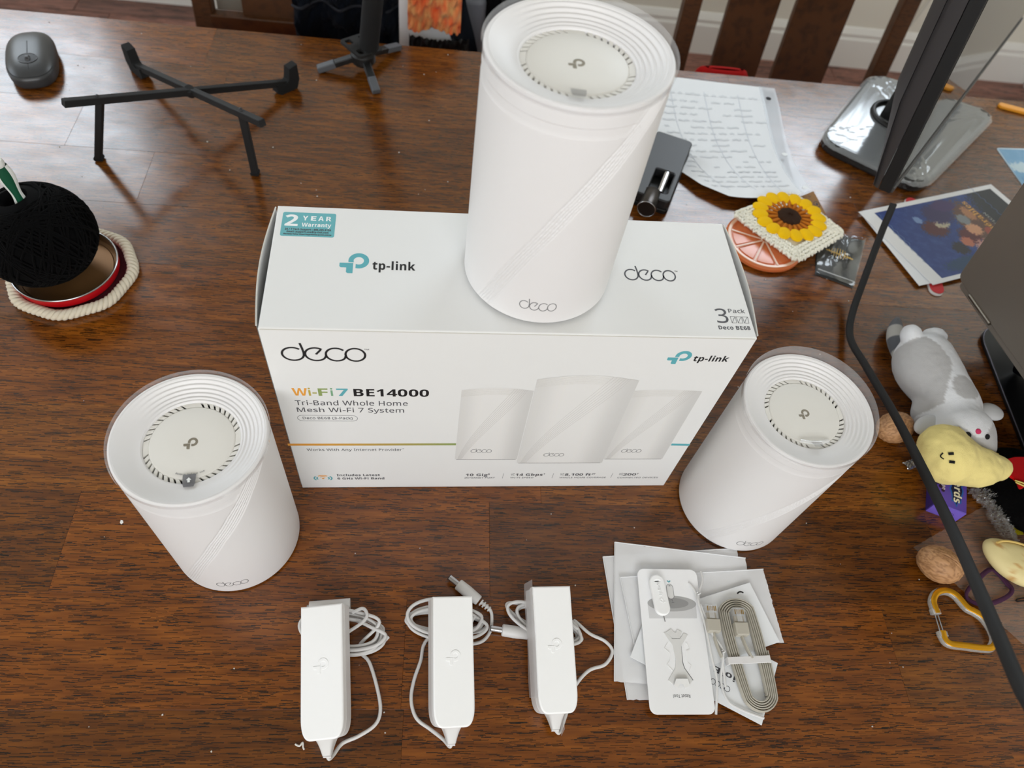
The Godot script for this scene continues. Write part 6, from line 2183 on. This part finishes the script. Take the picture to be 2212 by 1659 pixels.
# ======================================================== plush toys
func plush_corner() -> void:
	var n := noise(2, 90.0, 2)
	var big := noise(6, 22.0, 2)
	var hc := Vector3(0.544, 0.036, -0.369)
	var t := thing("plush_animal", "white and grey plush animal lying on its front, ringed tail, round ear and pink nose", "plush toy", Vector3(0.545, 0, -0.44))
	var o := Vector3(0.545, 0, -0.44)
	var f := func(p0: Vector3) -> float:
		var p: Vector3 = p0 + o
		var d := capsule(p, Vector3(0.5405, 0.0315, -0.4660), Vector3(0.5475, 0.0320, -0.4050), 0.0300, 0.0290)
		d = smin(d, egg(p, Vector3(0.5370, 0.028, -0.4550), Vector3(0.030, 0.027, 0.034)), 0.012)
		d = smin(d, egg(p, hc, Vector3(0.0300, 0.0300, 0.0290)), 0.010)
		d = smin(d, egg(p, hc + Vector3(0.006, -0.003, 0.018), Vector3(0.0200, 0.0185, 0.016)), 0.010)
		d = smin(d, egg(p, Vector3(0.5225, 0.046, -0.4880), Vector3(0.0105, 0.0125, 0.0125)), 0.003)
		d = smin(d, egg(p, Vector3(0.5530, 0.042, -0.4905), Vector3(0.0145, 0.0115, 0.0105)), 0.003)
		d = smin(d, egg(p, Vector3(0.5240, 0.020, -0.4020), Vector3(0.013, 0.014, 0.018)), 0.006)
		return d + 0.0005 * n.get_noise_3dv(p)
	var grey := Color(0.46, 0.45, 0.44)
	var white := Color(0.72, 0.725, 0.735)
	var paint := func(p0: Vector3) -> Color:
		var p: Vector3 = p0 + o
		var c := white
		# patches of grey plush: one flank, a spot on the shoulder, cheeks
		var edge: float = 0.5340 + 0.0085 * sin((p.z + 0.47) * 62.0)
		if p.x < edge and p.z < -0.398 and p.z > -0.478:
			c = grey
		if Vector2((p.x - 0.5490) / 0.0140, (p.z + 0.4110) / 0.0150).length() < 1.0 and p.y > 0.03:
			c = grey
		if p.z > -0.366 and absf(p.x - 0.5405) > 0.0045 + (-0.352 - p.z) * 0.9 and p.z > -0.372:
			c = grey
		if p.z > -0.351:
			c = grey
		return c
	put("body", nets(Vector3(0.500, -0.002, -0.510) - o, Vector3(0.590, 0.075, -0.325) - o, 0.0024, f, paint), vcol(noisy(cloth(Color.WHITE, 0.5), 0.2, 0.04, 25.0)), t)
	var tail := surf(20, 30, func(u: float, v: float):
		var a := -TAU * u
		var c := Vector3(0.5285, 0.017, -0.478).lerp(Vector3(0.5440, 0.012, -0.5420), v) + Vector3(-0.0065, 0, 0) * sin(PI * v)
		var r := 0.0112 * sqrt(clampf(1.0 - pow(maxf(v - 0.3, 0.0) / 0.7, 3.0), 0.0, 1.0)) * (1.0 - 0.25 * v)
		return c + Vector3(cos(a) * r, sin(a) * r, 0.2 * cos(a) * r), true, true, func(_u: float, v: float):
		return Color(0.095, 0.10, 0.11) if v < 0.42 and v > 0.10 else (Color(0.10, 0.105, 0.115) if v > 0.70 else Color(0.40, 0.385, 0.36)))
	put("tail", tail, vcol(cloth(Color.WHITE, 0.4)), t, -o)
	var ear := func(s: float) -> ArrayMesh: return surf(20, 14, func(u: float, v: float):
		var a := -TAU * u
		var r := sin(v * PI)
		var k := -cos(v * PI)
		return Vector3(0.0155 * k * s, 0.0055 * sin(a) * r - 0.003 * (k + 1.0), 0.0105 * cos(a) * r), true)
	var em := cloth(Color(0.80, 0.80, 0.80), 0.5)
	put("ear", ear.call(1.0), em, t, Vector3(0.5855, 0.042, -0.3960) - o, Vector3(0, 0.12, 0))
	put("ear", ear.call(-1.0), em, t, Vector3(0.5120, 0.036, -0.3800) - o, Vector3(0, 0.4, 0))
	var dot := lathe([Vector2(0.0034, -0.0008), Vector2(0.0031, 0.0004), Vector2(0.0018, 0.0010), Vector2(0, 0.0012)], 18, 60)
	for e in [[Vector3(0.5292, 0.0587, -0.3540), M.black_soft, 1.0], [Vector3(0.5485, 0.0610, -0.3515), M.black_soft, 0.85], [Vector3(0.5385, 0.0635, -0.3560), cloth(Color(0.80, 0.25, 0.40), 0.3), 0.85]]:
		var p := put("nose" if e[2] == 0.85 and e[0].y > 0.062 else "eye", dot, e[1], t)
		var g: Vector3 = (e[0] - hc).normalized()
		var at: Vector3 = e[0] - o
		for i in 30:
			var dd: float = f.call(at)
			at -= g * dd * 0.7
		p.transform = Transform3D(Basis(Quaternion(Vector3.UP, g)).scaled(Vector3.ONE * e[2]), at)
	# yellow prawn-shaped plush
	var q := thing("plush_prawn", "smiling yellow plush prawn with a red felt tail, lying across the grey and white plush", "plush toy", Vector3(0.53, 0.002, -0.3375))
	var w := Vector3(0.53, 0, -0.34)
	var fs := func(p0: Vector3) -> float:
		var p: Vector3 = p0 + w
		var d := capsule(p, Vector3(0.5090, 0.0430, -0.3480), Vector3(0.5105, 0.0430, -0.3380), 0.0245, 0.0255)
		d = smin(d, capsule(p, Vector3(0.5130, 0.0420, -0.3375), Vector3(0.5390, 0.0390, -0.3310), 0.0232, 0.0180), 0.010)
		d = smin(d, capsule(p, Vector3(0.5390, 0.0390, -0.3310), Vector3(0.5640, 0.0370, -0.3310), 0.0178, 0.0130), 0.012)
		return d + 0.0004 * n.get_noise_3dv(p) + 0.0012 * big.get_noise_3dv(p * 3.0)
	put("body", nets(Vector3(0.478, 0.010, -0.385) - w, Vector3(0.585, 0.078, -0.305) - w, 0.0024, fs), noisy(cloth(Color(0.95, 0.88, 0.58), 0.5), 0.2, 0.04, 25.0), q)
	var fold := []
	for k in 10:
		var s := k / 9.0
		fold.append(Vector3(0.520 + 0.042 * s, 0.058 - 0.0150 * s, -0.3640 + 0.0230 * s) - w)
	for k in fold.size():
		var at: Vector3 = fold[k]
		for i in 20:
			at.y -= fs.call(at) * 0.6
		fold[k] = at + Vector3(0, 0.0002, 0)
	put("seam", tube(soft(fold, 3), 0.0008, 6), cloth(Color(0.80, 0.70, 0.42), 0.3), q)
	var stick := func(pts: Array) -> Array:
		var out := []
		for p in pts:
			var at: Vector3 = p - w
			var g := (Vector3(p.x, p.y, p.z) - Vector3(0.511, 0.044, -0.342)).normalized()
			for i in 20:
				at -= g * fs.call(at) * 0.8
			out.append(at + g * 0.0003)
		return out
	for e in [[Vector3(0.4992, 0.0640, -0.3308), Vector3(0.4938, 0.0640, -0.3302)], [Vector3(0.4998, 0.0605, -0.3236), Vector3(0.4942, 0.0605, -0.3230)]]:
		put("eye", tube(soft(stick.call(e), 6), 0.0014, 8), M.black_soft, q)
	put("mouth", tube(soft(stick.call([Vector3(0.4912, 0.0607, -0.3330), Vector3(0.4899, 0.0575, -0.3310), Vector3(0.4918, 0.0580, -0.3278)]), 5), 0.0006, 6), M.black_soft, q)
	var felt := noisy(cloth(Color(0.78, 0.035, 0.06), 0.4), 0.25, 0.08, 30.0)
	var tailp := soft2(poly([0.571, -0.337, 0.5836, -0.3435, 0.5939, -0.3452, 0.6050, -0.3440, 0.609, -0.336, 0.6001, -0.3300, 0.5925, -0.3288, 0.5935, -0.3215, 0.5900, -0.3150, 0.5800, -0.3092, 0.5790, -0.3180, 0.5722, -0.3255]), 4)
	for k in tailp.size():
		tailp[k] -= Vector2(w.x, w.z)
	put("tail", ext(tailp, 0.0345, 0.0375, 0.0008, [], 2), felt, q)
	# black pouch with yellow cord under the prawn's tail
	var pn := noise(12, 24.0, 3)
	var bp := thing("black_pouch", "soft black drawstring pouch behind the red felt tail, yellow cords at its mouth", "pouch", Vector3(0.612, 0, -0.318))
	put("body", surf(40, 16, func(u: float, v: float):
		var a := -TAU * u
		var r := sin(v * PI)
		var x := 0.046 * cos(a) * r
		var z := 0.052 * sin(a) * r
		return Vector3(x, maxf(0.0003, 0.012 - 0.012 * cos(v * PI) + 0.005 * pn.get_noise_2d(x, z * 1.4)), z), true), noisy(cloth(Color(0.012, 0.012, 0.014), 0.15), 0.1, 0.1, 12.0), bp)
	for k in 2:
		put("cord", tube(soft([Vector3(-0.0355, 0.0400, 0.0030 + 0.002 * k), Vector3(-0.026, 0.0410, 0.0075 + 0.004 * k), Vector3(-0.010, 0.036, 0.014 + 0.005 * k), Vector3(0.01, 0.030, 0.018 + 0.006 * k)], 5), 0.0008, 6), mat(Color(0.86, 0.79, 0.42), 0.6), bp)


# ======================================================== sweets, nuts and bits
func walnut(label: String, at: Vector3, turn: float, r: Vector3, sd: int) -> void:
	var n := noise(sd, 2.2, 4)
	var m := mat(Color.WHITE, 0.62)
	var o := thing("walnut", label, "walnut", at, turn, "walnuts in their shells")
	put("shell", surf(80, 48, func(u: float, v: float):
		var a := -TAU * u
		var b := v * PI
		var dir := Vector3(cos(a) * sin(b), -cos(b), sin(a) * sin(b))
		var crease := 0.035 * exp(-pow(dir.z * 9.0, 2.0)) - 0.05 * exp(-pow(dir.z * 26.0, 2.0))
		var rid := absf(n.get_noise_3d(dir.x * 0.55, dir.y * 1.2, dir.z * 1.2))
		var k := 1.0 + crease + 0.075 * rid - 0.02
		return Vector3(dir.x * r.x, dir.y * r.y, dir.z * r.z) * k + Vector3(0, r.y, 0), true, false, func(u: float, v: float):
		var a := -TAU * u
		var b := v * PI
		var dir := Vector3(cos(a) * sin(b), -cos(b), sin(a) * sin(b))
		var rid := absf(n.get_noise_3d(dir.x * 0.55, dir.y * 1.2, dir.z * 1.2))
		return Color(0.25, 0.115, 0.045).lerp(Color(0.50, 0.27, 0.125), clampf(rid * 4.0 + 0.1, 0, 1))), vcol(m), o)


func small_bits() -> void:
	walnut("whole brown walnut half hidden behind the film-wrapped router", Vector3(0.4870, 0, -0.3860), 0.35, Vector3(0.0205, 0.0165, 0.0165), 3)
	walnut("whole brown walnut lying above the gold heart carabiner, on the clear bag's corner", Vector3(0.4815, 0.0004, -0.2355), -0.62, Vector3(0.0205, 0.0170, 0.0165), 8)
	# carton of sweets
	var b := thing("sweet_box", "small purple grape sweet box with white lettering, sticking out below the plush prawn", "candy box", Vector3(0.5240, 0, -0.3170), -0.387)
	var violet := mat(Color(0.36, 0.27, 0.68), 0.4)
	put("carton", ext(rect2(-0.0150, -0.026, 0.0150, 0.026), 0.0, 0.019, 0.0007, [], 2), violet, b)
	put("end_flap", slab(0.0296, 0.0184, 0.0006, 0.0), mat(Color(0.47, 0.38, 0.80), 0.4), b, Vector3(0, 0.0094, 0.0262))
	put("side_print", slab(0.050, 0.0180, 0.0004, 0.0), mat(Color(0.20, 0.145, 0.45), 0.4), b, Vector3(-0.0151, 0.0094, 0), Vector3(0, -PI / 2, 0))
	var scr := []
	for k in 2:
		scr.append(arc(Vector2(-0.006 + 0.011 * k, 0.0095), 0.0026, 0.0020, 20, 380, 14))
	put("curl_print", ribbon(scr, 0.00035, func(p: Vector2, h: float) -> Vector3: return Vector3(p.x, p.y, 0.0265 + h)), mat(Color(0.14, 0.10, 0.34), 0.5), b)
	var splat := PackedVector2Array()
	for k in 44:
		var a := TAU * k / 44.0
		var r := 1.0 + 0.10 * sin(a * 9.0) + 0.05 * sin(a * 17.0 + 1.0)
		splat.append(Vector2(0.0046 + 0.0066 * r * cos(a), 0.000 + 0.0205 * r * sin(a)))
	put("splash_print", ext(splat, 0.019, 0.01908), mat(Color(0.12, 0.36, 0.70), 0.4), b)
	var inner := PackedVector2Array()
	for q in splat:
		inner.append(Vector2((q.x - 0.0046) * 0.78 + 0.0046, q.y * 0.88))
	put("splash_print", ext(inner, 0.01905, 0.01914), mat(Color(0.035, 0.06, 0.24), 0.4), b)
	var grape := []
	for i in 5:
		for j in 3:
			if j <= 2 - absi(i - 2) * 0.7:
				put("berry_print", ext(ellipse(0.0019, 0.0019, 14, Vector2(-0.0090 - 0.0026 * j, 0.0015 + 0.0036 * (i - 2))), 0.019, 0.01906 + 0.00002 * j), mat(Color(0.17, 0.07, 0.20), 0.4), b)
	# reads from the far end towards the near end
	var X := Transform3D(Basis(Vector3(0, 0, 1), Vector3(1, 0, 0), Vector3(0, 1, 0)), Vector3(0, 0.01914, 0))
	write(b, "Nerds", -0.0175, 0.0020, 0.0350, 0.0074, mat(Color(0.92, 0.90, 0.80), 0.5), X, true)
	write(b, "grape", -0.0060, -0.0098, 0.0135, 0.0036, mat(Color(0.86, 0.80, 0.84), 0.5), X, true)
	# silver wrapper
	var wn := noise(4, 60.0, 3)
	single("foil_strip", surf(40, 10, func(u: float, v: float): return Vector3(0.034 * (u - 0.5), 0.0022 + 0.0022 * wn.get_noise_2d(u * 0.8, v * 0.3) + 0.0016 * sin(v * PI), 0.0095 * (v - 0.5)), false, true), mat(Color(0.80, 0.81, 0.83), 0.25, 0.9), "crinkled silver foil wrapper sticking out from under the plush prawn", "wrapper", Vector3(0.5090, 0.0006, -0.3530), Vector3(0, 0.38, 0))
	# large clear bag lying flat
	var film := mat(Color(0.80, 0.74, 0.70, 0.20), 0.34)
	film.transparency = BaseMaterial3D.TRANSPARENCY_ALPHA
	film.cull_mode = BaseMaterial3D.CULL_DISABLED
	single("clear_bag", sheet([[0.4728, -0.2584], [0.592, -0.3180], [0.672, -0.2250], [0.5487, -0.1665]], 50, 50, 15, 0.0014, 0.0007), film, "large flat clear plastic bag under the dumpling toy and hair tie", "plastic bag")
	# crumpled cellophane: twisted strip with sharp creases
	var cn := noise(25, 24.0, 2)
	single("cellophane_twist", surf(46, 90, func(u: float, v: float):
		var c := Vector3(0.5660, 0.0, -0.3170).lerp(Vector3(0.5765, 0.0, -0.2560), v)
		var wd := lerpf(0.036, 0.010, pow(v, 0.9)) * (1.0 - 0.45 * exp(-pow((v - 0.30) * 9.0, 2.0)))
		var x := (u - 0.5) * wd
		var k := absf(cn.get_noise_2d(u * 0.5 + 3.0, v * 1.3)) + 0.5 * absf(cn.get_noise_2d(u * 1.4, v * 3.1 + 5.0))
		return c + Vector3(x + 0.002 * cn.get_noise_1d(v * 2.0), 0.0025 + 0.014 * k * (1.0 - 0.4 * v) + 0.006 * (1.0 - absf(u - 0.5) * 2.0), 0.20 * x)), clear(Color(0.97, 0.97, 0.97), 0.07, 0.09), "crumpled twist of shiny clear cellophane between the sweet box and pink sweet", "cellophane")
	# pink sweet with a yellow crimped end
	var sw := thing("wrapped_sweet", "pink wrapped sweet with a yellow zigzag end, at the edge beside the cellophane", "sweet", Vector3(0.6080, 0, -0.2850), 0.06)
	put("wrapper", surf(24, 14, func(u: float, v: float):
		var a := -TAU * u
		var e := pow(sin(PI * clampf(v, 0.04, 0.96)), 0.35)
		return Vector3(lerpf(-0.016, 0.03, v), 0.0062 + 0.0058 * sin(a) * e + 0.0004 * sin(v * 60.0) , 0.0125 * cos(a) * (0.92 + 0.08 * e)), true, true), mat(Color(0.78, 0.20, 0.38), 0.35), sw, Vector3(0, 0.0006, 0))
	var zz := PackedVector2Array([Vector2(-0.016, -0.0115)])
	for k in 10:
		zz.append(Vector2(-0.0250 if k % 2 == 0 else -0.0225, -0.0115 + 0.0230 * (k + 0.0) / 9.0))
	zz.append(Vector2(-0.016, 0.0115))
	put("crimped_end", ext(zz, 0.0052, 0.0060), mat(Color(0.74, 0.68, 0.10), 0.4), sw)
	put("lettering_strip", slab(0.018, 0.0012, 0.0003, 0.0), mat(Color(0.92, 0.62, 0.72), 0.4), sw, Vector3(-0.0100, 0.0118, 0), Vector3(-PI / 2, PI / 2, 0))
	# dumpling toy
	var dn := noise(31, 30.0, 3)
	var du := thing("dumpling_toy", "pale yellow dumpling-shaped toy with browned patches, on the clear bag", "toy", Vector3(0.5680, 0.0016, -0.2370), -0.42)
	put("body", surf(48, 24, func(u: float, v: float):
		var a := -TAU * u
		var lat := v * PI
		var x := 0.0370 * cos(a) * sin(lat)
		var z := 0.0205 * sin(a) * sin(lat)
		z += 0.006 * (x / 0.037) * (x / 0.037) * -1.0
		return Vector3(x, 0.0125 - 0.0125 * cos(lat) * (0.8 + 0.2 * sin(lat)) + 0.0012 * dn.get_noise_2d(x, z), z), true, false, func(u: float, v: float):
		var a := -TAU * u
		var lat := v * PI
		var k := dn.get_noise_3d(cos(a) * sin(lat) * 0.05, sin(a) * sin(lat) * 0.05, 0.3)
		return Color(0.78, 0.66, 0.33).lerp(Color(0.55, 0.27, 0.06), smoothstep(0.22, 0.42, k) * 0.8)), vcol(mat(Color.WHITE, 0.6)), du)
	var lip := []
	for k in 12:
		var a := lerpf(0.35, 2.8, k / 11.0)
		lip.append(Vector3(0.031 * cos(a), 0.0215, -0.0145 * sin(a) - 0.003))
	put("pressed_edge", tube(soft(lip, 3), 0.0012, 6), mat(Color(0.84, 0.72, 0.42), 0.7), du)
	# hair tie: two strands side by side
	var ht := thing("hair_tie", "dull purple elastic hair tie lying on the clear bag beside the dumpling toy", "hair tie", Vector3(0.532, 0, -0.216))
	var loop := [[0.5420, -0.2365], [0.5237, -0.2258], [0.5092, -0.2138], [0.5090, -0.2060], [0.5228, -0.2012], [0.5452, -0.2078], [0.5562, -0.2155], [0.5560, -0.2230], [0.5500, -0.2330]]
	for k in 2:
		var pts := []
		for i in loop.size():
			var s := 1.0 - 0.085 * k * (0.6 + 0.4 * sin(i * 1.9))
			pts.append(Vector3((loop[i][0] - 0.532) * s, 0.0042 + 0.0012 * sin(i * 1.4 + k), (loop[i][1] + 0.216) * s))
		put("band", tube(soft(pts, 7, true), 0.0014, 8, true, 1.25, 0.8), cloth(Color(0.27, 0.16, 0.25), 0.3), ht)
	heart_clip()
	single("thin_cord_loop", tube(soft([Vector3(0.600, 0.0026, -0.2130), Vector3(0.572, 0.0026, -0.2100), Vector3(0.5600, 0.0026, -0.2080), Vector3(0.5585, 0.0026, -0.2058), Vector3(0.566, 0.0026, -0.2066), Vector3(0.60, 0.0026, -0.2085)], 6), 0.0006, 6), M.black_soft, "thin black cord loop on the clear bag by the frame edge, near the hair tie", "cord")
	# scraps and dust
	var flake := mat(Color(0.90, 0.89, 0.86), 0.5)
	single("plastic_scrap", tube(soft([Vector3(-0.0040, 0.0009, -0.0010), Vector3(-0.0005, 0.0016, 0.0004), Vector3(0.0015, 0.0012, -0.0022), Vector3(0.0022, 0.0008, 0.0010), Vector3(0.0032, 0.0008, 0.0028)], 4), 0.0007, 6), flake, "tiny twisted scrap of white plastic beside the tip of the nearest adapter", "scrap", Vector3(-0.0905, 0, -0.0868))
	single("plastic_scrap", ext(poly([-0.0012, -0.002, 0.0008, -0.0014, 0.0016, 0.0006, 0.0002, 0.0022, -0.0012, 0.0008]), 0.0001, 0.0006, 0.0001, [], 1), flake, "small white flake on bare wood beside the vented router reading remove before use", "scrap", Vector3(-0.2684, 0, -0.2664))
	var st := SurfaceTool.new()
	var grain_mesh := ext(poly([-0.0006, -0.0003, 0.0004, -0.0005, 0.0007, 0.0002, -0.0002, 0.0006]), 0.0001, 0.0005)
	var r := RandomNumberGenerator.new()
	r.seed = 77
	for k in 190:
		var x := r.randf_range(-0.62, 0.80)
		var z := r.randf_range(-1.02, -0.08)
		if absf(x - 0.054) < 0.19 and absf(z + 0.37) < 0.075:
			continue
		if Vector2(x + 0.167, z + 0.258).length() < 0.058 or Vector2(x - 0.296, z + 0.303).length() < 0.058:
			continue
		st.append_from(grain_mesh, 0, Transform3D(Basis(Vector3.UP, r.randf() * TAU).scaled(Vector3.ONE * r.randf_range(0.45, 1.25) * (1.25 if z < -0.6 else 1.0)), Vector3(x, 0, z)))
	var dust := put("dust_specks", st.commit(), mat(Color(0.80, 0.77, 0.72), 0.7))
	tag(dust, "pale dust specks and crumbs scattered over the dark table top", "dust", "", "stuff")


func heart_clip() -> void:
	var o := thing("heart_carabiner", "clear acrylic heart-shaped carabiner with a gold face and a wire gate", "carabiner", Vector3(0.494, 0, -0.188))
	var line := [[0.4703, -0.1925], [0.4702, -0.2035], [0.4770, -0.2118], [0.4870, -0.2140], [0.4955, -0.2098], [0.5022, -0.1985], [0.5085, -0.1945], [0.5150, -0.1890], [0.5190, -0.1790], [0.5185, -0.1695], [0.5120, -0.1622], [0.5020, -0.1616], [0.4850, -0.1636], [0.4735, -0.1650], [0.4690, -0.1690], [0.4692, -0.1765]]
	var pts := []
	for q in line:
		pts.append(Vector3(q[0] - 0.494, 0.0038, q[1] + 0.188))
	var path := soft(pts, 6)
	var acrylic := mat(Color(0.95, 0.95, 0.93, 0.25), 0.08)
	acrylic.transparency = BaseMaterial3D.TRANSPARENCY_ALPHA
	put("clear_body", tube(path, 1.0, 12, false, 0.0036, 0.0036), acrylic, o)
	var top := PackedVector3Array()
	for p in path:
		top.append(p + Vector3(0.0004, 0.0031, -0.0002))
	put("gold_face", tube(top, 1.0, 10, false, 0.0028, 0.0009), mat(Color(0.86, 0.62, 0.10), 0.28, 0.6), o)
	for s in 2:
		put("gate_wire", tube(PackedVector3Array([Vector3(0.4690 + 0.0028 * s - 0.494, 0.0042, -0.1925 + 0.188), Vector3(0.4682 + 0.0032 * s - 0.494, 0.0042, -0.1760 + 0.188)]), 0.0006, 8), M.steel, o)
	for e in [Vector3(0.4702, 0.0004, -0.1945), Vector3(0.4696, 0.0004, -0.1740)]:
		put("gate_joint", box(0.0078, 0.0070, 0.0050, 0.0012), acrylic, o, e - Vector3(0.494, 0, -0.188))
